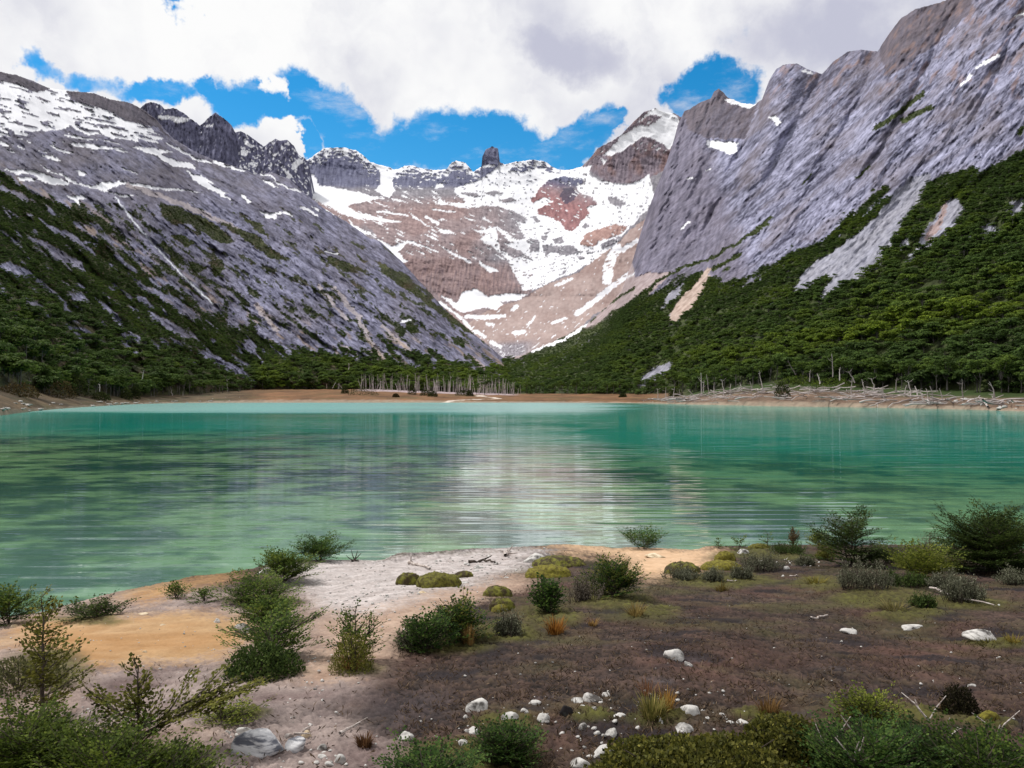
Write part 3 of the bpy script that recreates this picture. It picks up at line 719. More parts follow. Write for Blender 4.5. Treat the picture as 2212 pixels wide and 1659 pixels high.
def paint_cirque(x, y, D, t):
    wx = x + 5 * fbm(x / 22, y / 16, 3, 13) + 1.5 * pn(x / 5, y / 4, 6); wy = y + 3.5 * fbm(x / 20, y / 15, 3, 19) + 1.0 * pn(x / 5, y / 4, 7)
    fi = aniso(x, y, 14, 4, 25, 4, 35); vt = aniso(x, y, 4, 22, 4, 4, 48); lo = fbm(x / 90, y / 60, 3, 44)
    slab = mixc(lin(92, 90, 98), lin(166, 162, 168), np.clip(0.5 + 0.6 * fi + 0.3 * vt, 0, 1))
    redc = mixc(lin(100, 80, 82), lin(178, 154, 150), np.clip(0.5 + 0.55 * fi + 0.3 * vt, 0, 1))
    redz = np.clip(sstep(1160, 1000, x - 0.25 * (y - 500)) * sstep(415, 445, y) * (0.75 + 1.1 * lo), 0, 1)
    redz = np.maximum(redz, inside(z3([(0, 560), (150, 550), (420, 600), (880, 600), (1020, 760), (700, 850), (720, 1000), (1200, 1190), (1390, 1300), (1200, 1370), (900, 1450), (700, 1400), (300, 1000), (0, 720)]), wx, wy) * 0.75)
    c = mixc(slab, redc, redz)
    cliff = sstep(560, 585, y) * sstep(660, 630, y) * (x < 1150)
    c = mixc(c, mixc(lin(86, 74, 84), lin(168, 140, 132), np.clip(0.5 + 0.9 * vt, 0, 1)), cliff * 0.55)
    dome = sstep(412, 398, y - 3 * fbm(x / 30, y * 0, 2, 4)) * (x < 1260)
    c = mixc(c, mixc(lin(64, 66, 92), lin(128, 130, 152), np.clip(0.48 + 0.7 * vt + 0.35 * lo, 0, 1)), dome)
    p1 = inside(PEAK1, wx, wy).astype(float)
    c = mixc(c, mixc(lin(78, 68, 80), lin(150, 138, 146), np.clip(0.5 + 0.6 * vt + 0.5 * fi, 0, 1)), p1)
    c = mixc(c, lin(124, 98, 94), p1 * np.clip(2.2 * fbm(x / 30, y / 40, 3, 15), 0, 0.75))
    mo = inside(MORAINE, wx, wy).astype(float)
    c = mixc(c, mixc(lin(150, 128, 122), lin(184, 166, 160), np.clip(0.5 + 0.5 * aniso(x, y, 8, 5, -30, 3, 16) + lo, 0, 1)), mo)
    rubble = sstep(735, 752, y + 0.08 * (x - 1060)) * sstep(1180, 1120, x)
    c = mixc(c, mixc(lin(96, 92, 100), lin(176, 172, 180), np.clip(0.5 + 1.2 * fbm(x / 4, y / 3, 3, 61), 0, 1)), rubble * 0.9)
    sn = np.zeros(x.shape); paint(sn, [SNOW_C] + SNOW_X, wx, wy); strokes(sn, ST_C, wx, wy)
    # domes carry broken snow on their caps, gullies between them are filled
    top = np.interp(x, [a for a, b in C_SKY], [b for a, b in C_SKY])
    cap = (dome > 0.5) & (aniso(x, y, 13, 4, 8, 4, 81) > -0.02 + (y - top - 10) / 55.0) & (x > 655) & (np.abs(x - 1062) > 24)
    sn[cap] = 1
    paint(sn, [z3([(1000, 290), (1060, 260), (1150, 238), (1180, 262), (1100, 268)]), z3([(1380, 222), (1420, 210), (1480, 208), (1440, 236)]), z2([(2060, 610), (2150, 650), (2230, 690), (2230, 760), (2190, 720)])], wx, wy)
    sn[(sstep(-0.1, 0.1, aniso(x, y, 24, 4, -16, 4, 95) - 0.30) > 0.5) & (x > 1080) & (y > 540) & (y < 625) & (sn > 0)] = 0
    sn[(aniso(x, y, 30, 5, 26, 4, 97) > 0.28) & (x < 1250) & (y > 400) & (y < 560) & (redz < 0.9)] = 1
    rk = np.zeros(x.shape); paint(rk, ROCK_C + [RED_C, RED2_C], wx, wy)
    rk[inside(SNOW_C, wx, wy) & (aniso(x, y, 13, 3.5, 12, 4, 98) > 0.33)] = 1
    rk *= 1 - ((aniso(x, y, 22, 4, 24, 3, 78) > 0.36) * 1.0)
    rk[(np.abs(x - 1062) < 22) & (y < 356)] = 1
    sn = sn * (1 - rk)
    red = inside(RED_C, wx, wy).astype(float)
    c = mixc(c, mixc(lin(104, 66, 70), lin(176, 128, 126), np.clip(0.5 + 0.7 * aniso(x, y, 5, 20, -18, 3, 14), 0, 1)), red * sstep(385, 440, y + 0.3 * (1210 - x)) * 0.9)
    c = mixc(c, lin(62, 60, 80), inside(z3([(1730, 530), (1760, 460), (1830, 440), (1880, 480), (1850, 560), (1780, 590)]), wx, wy) * 0.8)
    c = mixc(c, mixc(lin(140, 106, 98), lin(186, 150, 138), np.clip(0.5 + fi, 0, 1)), inside(RED2_C, wx, wy) * 0.85)
    sp = np.zeros(x.shape); paint(sp, SNOW_P1, wx, wy); sp[(p1 > 0) & (aniso(x, y, 16, 5, -25, 3, 85) > 0.34) & (y < 330)] = 1
    sn = np.maximum(sn, sp)
    sn[(mo > 0) & (aniso(x, y, 16, 4, -38, 3, 53) > 0.46 - 0.10 * sstep(660, 740, y))] = 1
    c = mixc(c, SNOW, sn)
    rug = np.clip(1.0 - 0.98 * sn - 0.55 * mo, 0.0, 1)
    return c, rug, None, None


def relief_cirque(x, y, rug):
    return 6 * aniso(x, y, 70, 26, 24, 3, 123, ridged) + rug * (3.6 * aniso(x, y, 9, 30, 5, 4, 133, ridged) + 2 * aniso(x, y, 14, 6, 20, 3, 143, ridged)) + 4.0 * fbm(x / 70, y / 60, 3, 10)


mountain('cirque_mountain', 500, 1580, 2.0, 250, C_SKY, None, lambda p: 0 * p + 1090, lambda p: 0 * p + 20, relief_cirque, paint_cirque, M_BACK, depth=cirque_depth, back=1500)

# ------------------------------------------------------------------ jagged dark peaks behind the left ridge
J_SKY = [(270, 250), (300, 236), (312, 225), (325, 220), (345, 225), (357, 236), (375, 233), (395, 243), (415, 258), (432, 271), (440, 265), (455, 250), (465, 243), (475, 250), (485, 256),
         (500, 270), (508, 286), (520, 283), (535, 291), (555, 305), (570, 317), (580, 308), (595, 300), (605, 304), (620, 302), (635, 315), (645, 335), (660, 343), (668, 356), (672, 392), (676, 430), (690, 470)]


def paint_jag(x, y, D, t):
    vt = aniso(x, y, 5, 24, -8, 4, 49); fi = aniso(x, y, 8, 8, 0, 4, 36, ridged)
    c = mixc(lin(50, 50, 72), lin(124, 124, 148), np.clip(0.42 + 0.6 * vt + 0.25 * fi, 0, 1))
    wx = x + 3 * pn(x / 7, y / 6, 6); wy = y + 2 * pn(x / 7, y / 6, 7)
    sn = np.zeros(x.shape)
    paint(sn, [z2(p) for p in ([(250, 235), (400, 245), (540, 265), (480, 300), (420, 300), (350, 265), (290, 280)], [(640, 330), (745, 312), (720, 335)], [(1000, 440), (1070, 490), (1075, 520), (1020, 500)],
                               [(975, 530), (1050, 545), (1000, 600), (980, 570)], [(990, 650), (1060, 720), (1010, 690)], [(1330, 680), (1440, 780), (1380, 770)], [(1410, 660), (1480, 600), (1520, 640), (1450, 690), (1420, 720)],
                               [(1060, 640), (1130, 670), (1070, 690)])], wx, wy)
    sn[(x > 515) & (aniso(x, y, 11, 5, 48, 4, 83) > 0.22)] = 1
    sn[(aniso(x, y, 14, 3, 20, 4, 84) > 0.52)] = 1
    c = mixc(c, SNOW, sn)
    return c, np.clip(1 - 0.85 * sn, 0.1, 1), None, None


def relief_jag(x, y, rug):
    return 8 * aniso(x, y, 14, 44, -6, 4, 124, ridged) + 3.0 * aniso(x, y, 6, 14, 20, 3, 134, ridged)


mountain('jagged_mountain', 270, 690, 1.6, 120, J_SKY, curve([(270, 2300), (690, 2350)]), lambda p: 0 * p + 2000, lambda p: 0 * p + 300, relief_jag, paint_jag, M_BACK, back=700)

# ------------------------------------------------------------------ far shore: stony bank, meadow, drift bank
def build_shore():
    pxs = np.concatenate([np.arange(-1900, -650, 14.0), np.arange(-650, 2860, 4.0), np.arange(2870, 4100, 14.0)]); rows = 44
    t = np.linspace(0, 1, rows)[:, None] ** 1.25
    wob = 1.5 * fbm(pxs / 20, pxs * 0, 3, 2)
    sD = shore_D(pxs) + wob; fD = foot_D(pxs) + 4; fZ = foot_Z(pxs)
    D = sD + (fD - sD) * t
    X = (pxs - CX) / FOC * D
    Z = -0.5 + (fZ + 0.5) * (0.14 * np.clip(t / 0.05, 0, 1) + 0.86 * t ** 0.8)
    px = np.repeat(pxs[None], rows, 0)
    tt = t.repeat(len(pxs), 1)
    nz = fbm(X / 6, D / 9, 4, 3)
    Z = Z + nz * 0.5 * np.clip(tt / 0.1, 0, 1)
    x = px.ravel(); d = D.ravel(); T = tt.ravel(); Xf = X.ravel()
    n1 = fbm(Xf / 14, d / 40, 4, 5); n2 = fbm(Xf / 2.5, d / 7, 3, 6)
    meadow = mixc(lin(90, 64, 42), lin(140, 102, 70), np.clip(0.5 + n1 + 0.3 * n2, 0, 1))
    meadow = mixc(meadow, lin(96, 84, 52), np.clip(1.6 * fbm(Xf / 25, d / 14, 3, 8), 0, 0.8))
    bank = mixc(lin(58, 50, 36), lin(116, 98, 74), np.clip(0.5 + n1 + 0.5 * n2, 0, 1))
    bank = mixc(bank, lin(70, 76, 40), np.clip(1.5 * fbm(Xf / 7, d / 12, 3, 9), 0, 0.8))
    drift = mixc(lin(84, 70, 56), lin(142, 118, 100), np.clip(0.5 + n1 + 0.5 * n2, 0, 1))
    drift = mixc(drift, lin(58, 74, 34), sstep(0.35, 0.6, T + 0.3 * n1) * sstep(1420, 1500, x))
    bank = bank * 0.78; meadow = meadow * 0.92; drift = drift * 0.85
    wm = sstep(470, 600, x) * sstep(1480, 1400, x); wr = sstep(1400, 1480, x)
    c = mixc(mixc(bank, meadow, wm), drift, wr)
    edge = sstep(0.07, 0.03, T + 0.03 * n2)
    c = mixc(c, lin(158, 144, 126), edge * 0.7)
    dead = sstep(0.62, 0.72, T + 0.05 * n1) * sstep(760, 800, x) * sstep(1130, 1090, x)
    c = mixc(c, lin(172, 156, 158), dead * 0.9)
    track = near([(960, 0.06), (1010, 0.10), (1045, 0.2), (1075, 0.3), (1055, 0.36), (1040, 0.5)], x / 1.0, T) < 0.0
    st = np.abs(x - np.interp(T, [0, 0.06, 0.14, 0.22, 0.34, 0.42, 0.6], [960, 980, 1030, 1078, 1062, 1035, 1040]))
    c = mixc(c, lin(205, 192, 178), sstep(11, 5, st + 6 * n2) * sstep(0.62, 0.55, T))
    rug = np.full(x.shape, 1.0)
    me = make_mesh('far_shore', np.stack([X, D, Z], -1).reshape(-1, 3), grid_faces(rows, len(pxs)), np.concatenate([c, rug[:, None]], 1), (M_SHORE,))
    tag(put('far_shore', me), kind='structure')


build_shore()


def shore_point(px, t):
    sD, fD, fZ = shore_D(px), foot_D(px) + 4, foot_Z(px)
    tt = t ** 1.0
    D = sD + (fD - sD) * tt
    Z = -0.5 + (fZ + 0.5) * (0.14 * min(max(tt / 0.05, 0), 1) + 0.86 * tt ** 0.8)
    return float((px - CX) / FOC * D), float(D), float(Z)


# valley floor under everything, out to the horizon
me = make_mesh('ground', [(-30000, -30000, -6), (30000, -30000, -6), (30000, 30000, -6), (-30000, 30000, -6)], [(0, 1, 2, 3)],
               np.tile(lin(96, 88, 70), (4, 1)), (M_SHORE,))
tag(put('ground', me), kind='structure')

# ================================================================== the lake
def lake_material():
    m, t = mat('lake_water')
    co = t.n('ShaderNodeTexCoord').outputs['Object']
    s = t.n('ShaderNodeSeparateXYZ', {0: co})
    X, Y = s.outputs[0], s.outputs[1]
    # weed and silt on the shallow shelf, deep glacial turquoise beyond its edge
    big = t.noise(t.n('ShaderNodeMapping', {'Vector': co, 'Scale': (0.17, 0.16, 1), 'Rotation': (0, 0, R(8))}).outputs[0], 1.0, 5.0, 0.62).outputs['Fac']
    wee = t.noise(t.n('ShaderNodeMapping', {'Vector': co, 'Scale': (0.6, 0.8, 1), 'Rotation': (0, 0, R(-6))}).outputs[0], 1.0, 4.0, 0.6).outputs['Fac']
    edge = t.math('SUBTRACT', 54.0, t.math('MULTIPLY', X, 0.75))
    edge = t.math('MINIMUM', edge, 74.0)
    dpt = t.math('ADD', t.math('SUBTRACT', Y, edge), t.math('MULTIPLY', t.math('SUBTRACT', big, 0.5), 36.0))
    deep = t.ramp(dpt, -26.0, 18.0)
    patch = t.ramp(t.math('ADD', t.math('MULTIPLY', big, 0.65), t.math('MULTIPLY', wee, 0.35)), 0.44, 0.57)
    shelf = t.mix(patch, lin(22, 70, 68), lin(108, 150, 108))
    nearc = t.ramp(Y, 40.0, 14.0)
    shelf = t.mix(t.math('MULTIPLY', nearc, 0.32), shelf, lin(124, 156, 134))
    wd = t.noise(t.n('ShaderNodeMapping', {'Vector': co, 'Scale': (0.02, 0.012, 1)}).outputs[0], 1.0, 3.0, 0.5).outputs['Fac']
    deepc = t.mix(t.ramp(wd, 0.35, 0.65), lin(0, 128, 115), lin(4, 150, 135))
    c = t.mix(deep, shelf, deepc)
    # wind: ruffled far water, calmer in the lee of the right-hand wood
    rat = t.math('DIVIDE', X, Y)
    wn = t.noise(t.n('ShaderNodeMapping', {'Vector': co, 'Scale': (0.006, 0.022, 1)}).outputs[0], 1.0, 4.0, 0.6).outputs['Fac']
    wnd = t.math('ADD', t.ramp(Y, 75.0, 210.0, smooth=False), t.math('MULTIPLY', t.math('SUBTRACT', wn, 0.5), 1.3))
    wnd = t.math('MULTIPLY', t.ramp(wnd, 0.25, 0.85), t.ramp(t.math('ADD', rat, t.math('MULTIPLY', t.math('SUBTRACT', wn, 0.5), 0.25)), 0.20, 0.08))
    rip = t.noise(t.n('ShaderNodeMapping', {'Vector': co, 'Scale': (0.16, 1.5, 1), 'Rotation': (0, 0, R(2))}).outputs[0], 1.0, 1.5, 0.5).outputs['Fac']
    chop = t.noise(t.n('ShaderNodeMapping', {'Vector': co, 'Scale': (0.35, 1.0, 1)}).outputs[0], 1.0, 4.0, 0.6).outputs['Fac']
    gust = t.ramp(t.noise(t.n('ShaderNodeMapping', {'Vector': co, 'Scale': (0.05, 0.06, 1)}).outputs[0], 1.0, 3.0, 0.5).outputs['Fac'], 0.35, 0.65, 0.45, 1.0)
    amp = t.math('MULTIPLY', gust, t.ramp(Y, 18.0, 60.0, 0.042, 0.046))
    b1 = t.n('ShaderNodeBump', {'Height': rip, 'Strength': 1.0, 'Distance': amp})
    b2 = t.n('ShaderNodeBump', {'Height': chop, 'Strength': 1.0, 'Distance': t.math('MULTIPLY', wnd, 0.06), 'Normal': b1.outputs[0]})
    fr = t.n('ShaderNodeFresnel', {'IOR': 1.333, 'Normal': b2.outputs[0]}).outputs[0]
    fac = t.math('MINIMUM', t.math('MULTIPLY', fr, 1.14), 0.68)
    fac = t.math('SUBTRACT', fac, t.math('MULTIPLY', wnd, 0.16))
    rough = t.math('ADD', 0.035, t.math('MULTIPLY', wnd, 0.22))
    d = t.n('ShaderNodeBsdfDiffuse', {'Color': c})
    g = t.n('ShaderNodeBsdfGlossy', {'Color': (1, 1, 1, 1), 'Roughness': rough, 'Normal': b2.outputs[0]})
    ms = t.n('ShaderNodeMixShader', {0: fac, 1: d.outputs[0], 2: g.outputs[0]})
    t.n('ShaderNodeOutputMaterial', {'Surface': ms.outputs[0]})
    return m


me = make_mesh('lake', [(-320, 5, 0), (320, 5, 0), (320, 470, 0), (-320, 470, 0)], [(0, 1, 2, 3)], None, (lake_material(),))
tag(put('lake', me), kind='structure')

# ================================================================== the near bank
_sh = [(-2500, 1480), (-900, 1420), (-400, 1380), (0, 1335), (135, 1322), (215, 1297), (270, 1283), (310, 1271), (350, 1261), (400, 1253), (450, 1243), (500, 1237), (560, 1226), (640, 1211), (750, 1210),
       (830, 1209), (870, 1198), (950, 1191), (1106, 1183), (1206, 1177), (1341, 1183), (1486, 1190), (1531, 1185), (1600, 1181), (1700, 1179), (1900, 1181), (2212, 1186), (2700, 1190), (4500, 1190)]
_sD = np.array([(HC - 0.03) * FOC / (b - HY) for a, b in _sh]); _sX = np.array([(a - CX) / FOC for a, b in _sh]) * _sD


def ground_base(x, y):
    s = np.interp(x, _sX, _sD) - y + 0.35 * fbm(np.asarray(x) * 0.9, np.asarray(y) * 0.9, 3, 15)
    z = np.where(s < 0, np.maximum(-0.02 + s * 0.3, -1.2), 0.11 * sstep(0, 0.35, s) + 0.0 * s)
    up = 0.112 * np.clip(s - 0.25, 0, None)
    up = np.where(up > 1.5, 1.5 + 0.3 * (1 - np.exp(-(up - 1.5) / 0.3)), up)
    return z + up + 0.06 * fbm(x * 0.45, y * 0.45, 3, 25) * np.clip(s, 0, 1)


def site(px, py):
    """where the sight line meets the bank"""
    D = 2.5 * FOC / (py - HY)
    for _ in range(30):
        X = (px - CX) / FOC * D
        z = float(ground_base(np.array(X), np.array(D)))
        D = 0.5 * D + 0.5 * (HC - z) * FOC / (py - HY)
    return np.array([(px - CX) / FOC * D, D, z])


SAND1 = [(-80, 1395), (0, 1375), (60, 1340), (130, 1330), (160, 1345), (300, 1322), (420, 1318), (520, 1338), (565, 1335), (545, 1375), (500, 1412), (420, 1432), (300, 1436), (190, 1445), (110, 1405), (40, 1380), (-80, 1420)]
SAND2 = [(250, 1300), (270, 1283), (310, 1270), (352, 1260), (420, 1250), (500, 1234), (520, 1250), (430, 1262), (360, 1290), (330, 1298)]
SAND3 = [(1180, 1175), (1350, 1178), (1536, 1182), (1550, 1215), (1535, 1228), (1440, 1238), (1405, 1262), (1372, 1240), (1330, 1200), (1230, 1192)]
GRAV = [(610, 1212), (700, 1205), (820, 1208), (960, 1190), (1106, 1182), (1180, 1185), (1160, 1215), (1100, 1240), (1040, 1262), (900, 1285), (830, 1312), (720, 1330), (670, 1300), (640, 1250)]
PATH = [(840, 1290), (1030, 1262), (1130, 1240), (1160, 1262), (1060, 1290), (930, 1330), (860, 1380), (840, 1420), (760, 1470), (690, 1500), (640, 1490), (655, 1430), (690, 1390), (700, 1330), (780, 1310)]
GREY = [(180, 1448), (330, 1432), (470, 1432), (520, 1470), (680, 1480), (800, 1462), (800, 1500), (730, 1530), (770, 1570), (860, 1600), (1000, 1700), (430, 1760), (470, 1600), (540, 1550), (300, 1560), (150, 1580)]
GREYL = [(280, 1310), (350, 1288), (480, 1282), (560, 1296), (560, 1330), (420, 1318)]
DARK1 = [(640, 1545), (745, 1500), (840, 1478), (960, 1500), (980, 1545), (940, 1572), (850, 1590), (760, 1560)]
DARK2 = [(455, 1540), (560, 1520), (640, 1530), (600, 1560), (520, 1575)]


def build_bank():
    pys = np.concatenate([np.arange(1120, 1180, 4.0), np.arange(1180, 1620, 2.2), np.arange(1620, 2140, 4.0), np.geomspace(2150, 3400, 14)])
    Ds = 2.75 * FOC / (pys - HY)
    Ds = np.concatenate([[19.5, 18.8], Ds[Ds < 18.4]])
    pxs = np.concatenate([np.linspace(-2400, -220, 70), np.arange(-215, 2430, 3.7), np.linspace(2435, 4600, 70)])
    px = np.repeat(pxs[None], len(Ds), 0); D = np.repeat(Ds[:, None], len(pxs), 1)
    X = (px - CX) / FOC * D
    z0 = ground_base(X, D)
    py = HY + (HC - z0) * FOC / D
    x, y = px.ravel(), py.ravel(); xf, df = X.ravel(), D.ravel()
    wx = x + 34 * fbm(xf * 0.9, df * 0.7, 4, 31) + 8 * pn(xf * 7, df * 5, 3); wy = y + 16 * fbm(xf * 0.9, df * 0.7, 4, 37) + 4 * pn(xf * 7, df * 5, 4)

    jx, jy = pn(xf * 22, df * 16, 11), pn(xf * 22, df * 16, 12)

    def soft(poly):
        o = 0
        for k, (ox, oy) in enumerate(((0, 0), (24, 6), (-24, -6), (-10, 10), (10, -10), (38, -4), (-38, 4))):
            o = o + inside(poly, wx + ox + 26 * jx, wy + oy + 9 * jy)
        return o / 7.0
    f1 = fbm(xf * 3, df * 3, 4, 41); f2 = fbm(xf * 14, df * 11, 4, 47, 0.65); f3 = fbm(xf * 0.8, df * 0.8, 3, 53); f4 = pn(xf * 45, df * 38, 8)
    peat = mixc(lin(34, 28, 25), lin(102, 82, 72), np.clip(0.40 + 0.85 * f2 + 0.5 * f1 + 0.45 * f4, 0, 1))
    peat = mixc(peat, lin(100, 72, 62), np.clip(0.1 + 1.2 * f3 + 0.3 * f2, 0, 0.55))
    peat = mixc(peat, lin(84, 80, 48), np.clip(0.25 + 1.1 * fbm(xf * 1.1, df * 1.4, 4, 59) + 0.4 * f2 - 0.35 * sstep(1340, 1420, y), 0, 0.7))
    peat = mixc(peat, lin(104, 100, 104), sstep(0.28, 0.6, fbm(xf * 1.6, df * 2.2, 4, 61)) * 0.45)
    peat = mixc(peat, lin(44, 38, 40), sstep(0.08, 0.36, fbm(xf * 1.3, df * 2.0, 4, 67)) * 0.85)
    peat = peat * (0.80 + 0.42 * np.clip(fbm(xf * 0.7, df * 1.0, 4, 171) + 0.5 * fbm(xf * 2.6, df * 3.4, 3, 173), -0.75, 0.6))[:, None]
    grey = mixc(lin(112, 98, 94), lin(170, 154, 146), np.clip(0.5 + 0.5 * f1 + 0.45 * f2 + 0.2 * f4, 0, 1))
    grey = mixc(grey, lin(92, 72, 70), np.clip(1.3 * fbm(xf * 1.4, df * 1.4, 4, 63), 0, 0.7))
    pathc = mixc(lin(150, 122, 104), lin(190, 166, 146), np.clip(0.5 + 0.5 * f1 + 0.4 * f2, 0, 1))
    sand = mixc(lin(160, 124, 82), lin(198, 164, 122), np.clip(0.5 + 0.6 * f1 + 0.25 * f2, 0, 1))
    sand = mixc(sand, lin(164, 116, 62), np.clip(1.5 * f3 + 0.2, 0, 0.45))
    tanb = mixc(lin(196, 158, 120), lin(222, 190, 156), np.clip(0.5 + 0.5 * f1 + 0.2 * f2, 0, 1))
    grav = mixc(lin(158, 146, 140), lin(216, 208, 204), np.clip(0.5 + 0.5 * f1 + 0.55 * f2 + 0.25 * f4, 0, 1))
    c = peat
    left = sstep(860, 700, wx + 0.3 * (wy - 1500)) * sstep(1250, 1300, y)
    c = mixc(c, mixc(grey, pathc, 0.35 + 0 * left), left * 0.9)
    c = mixc(c, pathc, soft(PATH))
    c = mixc(c, grey, soft(GREY)); c = mixc(c, grey, soft(GREYL) * 0.9)
    c = mixc(c, sand, soft(SAND1) * 0.95); c = mixc(c, sand, soft(SAND2) * 0.95)
    c = mixc(c, grav, soft(GRAV) * 0.92); c = mixc(c, tanb, soft(SAND3))
    dk = np.maximum(soft(DARK1), soft(DARK2)) * np.clip(0.75 + 0.6 * f1, 0, 1)
    c = mixc(c, mixc(lin(40, 36, 38), lin(84, 74, 74), np.clip(0.5 + f2, 0, 1)), dk * 0.85)
    # turf round the shrub feet
    turf = np.zeros(x.shape)
    for bx, by, rx, ry in TURF:
        q = np.hypot((wx - bx) / rx, (wy - by) / ry)
        turf = np.maximum(turf, sstep(1.1, 0.5, q))
    c = mixc(c, mixc(lin(58, 52, 26), lin(98, 98, 44), np.clip(0.5 + 0.6 * f2 + 0.4 * f1, 0, 1)), turf * np.clip(0.75 + 0.5 * f2, 0, 1))
    c = c * 0.88
    s = np.interp(xf, _sX, _sD) - df
    wet = sstep(0.22, 0.02, s)
    c = mixc(c, lin(120, 102, 84), wet * 0.5)
    open_ = np.clip(soft(GRAV) + soft(SAND1) + soft(SAND2) + soft(SAND3) + soft(PATH), 0, 1)
    rough = 1.0 - 0.6 * np.clip(soft(SAND1) + soft(SAND2) + soft(SAND3), 0, 1) - 0.25 * soft(PATH)
    inl = np.clip(s / 0.6, 0, 1)
    dz = (0.016 * f1 + 0.020 * f2 * (1 - 0.7 * open_) + 0.013 * f4 * (1 - 0.6 * open_) + 0.02 * turf * (0.6 + f2)) * inl
    z = z0 + dz.reshape(z0.shape)
    me = make_mesh('near_bank', np.stack([X, D, z], -1).reshape(-1, 3), grid_faces(len(Ds), len(pxs)), np.concatenate([c, np.clip(rough, 0.2, 1)[:, None]], 1), (M_GROUND,))
    tag(put('near_bank', me), kind='structure')


TURF = [(570, 1452, 110, 16), (765, 1445, 70, 18), (960, 1395, 120, 24), (1090, 1365, 90, 26), (1190, 1335, 80, 30), (1320, 1292, 110, 26), (1560, 1255, 150, 20), (1400, 1320, 80, 14), (1760, 1262, 80, 18),
        (1900, 1290, 130, 26), (1960, 1330, 110, 16), (1420, 1555, 80, 22), (1290, 1545, 60, 20), (1100, 1560, 100, 26), (2150, 1388, 90, 14), (200, 1340, 90, 14), (560, 1300, 90, 16), (640, 1210, 60, 8), (1650, 1200, 140, 14),
        (2080, 1300, 120, 20), (100, 1440, 110, 50), (540, 1540, 60, 14), (1640, 1545, 70, 20), (1930, 1545, 140, 30), (2120, 1560, 90, 22), (1650, 1640, 400, 50), (1000, 1640, 160, 50), (160, 1650, 330, 80)]
build_bank()

# ================================================================== trees
def tube(path, radii, sides=6):
    path = np.asarray(path, float); n = len(path)
    tan = np.gradient(path, axis=0); tan /= np.linalg.norm(tan, axis=1, keepdims=True) + 1e-9
    ref = np.where(np.abs(tan[:, 2:3]) > 0.9, np.array([[1.0, 0, 0]]), np.array([[0, 0, 1.0]]))
    a = np.cross(tan, ref); a /= np.linalg.norm(a, axis=1, keepdims=True) + 1e-9
    b = np.cross(tan, a)
    th = np.arange(sides) * 2 * np.pi / sides
    V = path[:, None] + (a[:, None] * np.cos(th)[None, :, None] + b[:, None] * np.sin(th)[None, :, None]) * np.asarray(radii)[:, None, None]
    i = np.arange(n - 1)[:, None] * sides; j = np.arange(sides)[None]
    F = np.stack([i + j, i + (j + 1) % sides, i + sides + (j + 1) % sides, i + sides + j], -1).reshape(-1, 4)
    return V.reshape(-1, 3), F


class Soup:
    def __init__(self):
        self.V, self.F, self.C, self.n = [], [], [], 0

    def add(self, V, F, C=None):
        self.V.append(V); self.F.append(F + self.n); self.n += len(V)
        self.C.append(np.tile((0.1, 0.1, 0.1), (len(V), 1)) if C is None else (np.tile(C, (len(V), 1)) if np.ndim(C) == 1 else C))

    def tube(self, path, radii, sides=6, C=None):
        self.add(*tube(path, radii, sides), C)

    def mesh(self, name, mats, smooth=True):
        return make_mesh(name, np.concatenate(self.V), np.concatenate(self.F), np.concatenate(self.C), mats, smooth)

    def arrays(self):
        return np.concatenate(self.V), np.concatenate(self.F), np.concatenate(self.C)


def leaf_quads(pos, axis, nrm, length, width, colr):
    """rhombic leaves: pos base point, axis direction, nrm facing"""
    axis = axis / (np.linalg.norm(axis, axis=1, keepdims=True) + 1e-9)
    side = np.cross(axis, nrm); side /= np.linalg.norm(side, axis=1, keepdims=True) + 1e-9
    L = np.asarray(length).reshape(-1, 1); W = np.asarray(width).reshape(-1, 1)
    up = np.cross(side, axis)
    V = np.stack([pos, pos + axis * L * 0.5 + side * W * 0.5 + up * L * 0.06, pos + axis * L, pos + axis * L * 0.5 - side * W * 0.5 + up * L * 0.06], 1)
    n = len(pos)
    F = np.arange(n * 4).reshape(n, 4)
    return V.reshape(-1, 3), F, np.repeat(colr, 4, 0)


G_DARK, G_MID, G_LITE = lin(48, 66, 30), lin(86, 110, 48), lin(132, 146, 66)


def leaf_cols(n, r, a=G_DARK, b=G_MID, c=G_LITE, bias=0.0):
    k = np.clip(r.normal(0.5 + bias, 0.25, n), 0, 1)
    o = np.where((k < 0.5)[:, None], mixc(a, b, np.clip(k * 2, 0, 1)), mixc(b, c, np.clip(k * 2 - 1, 0, 1)))
    return o * r.uniform(0.8, 1.2, (n, 1))


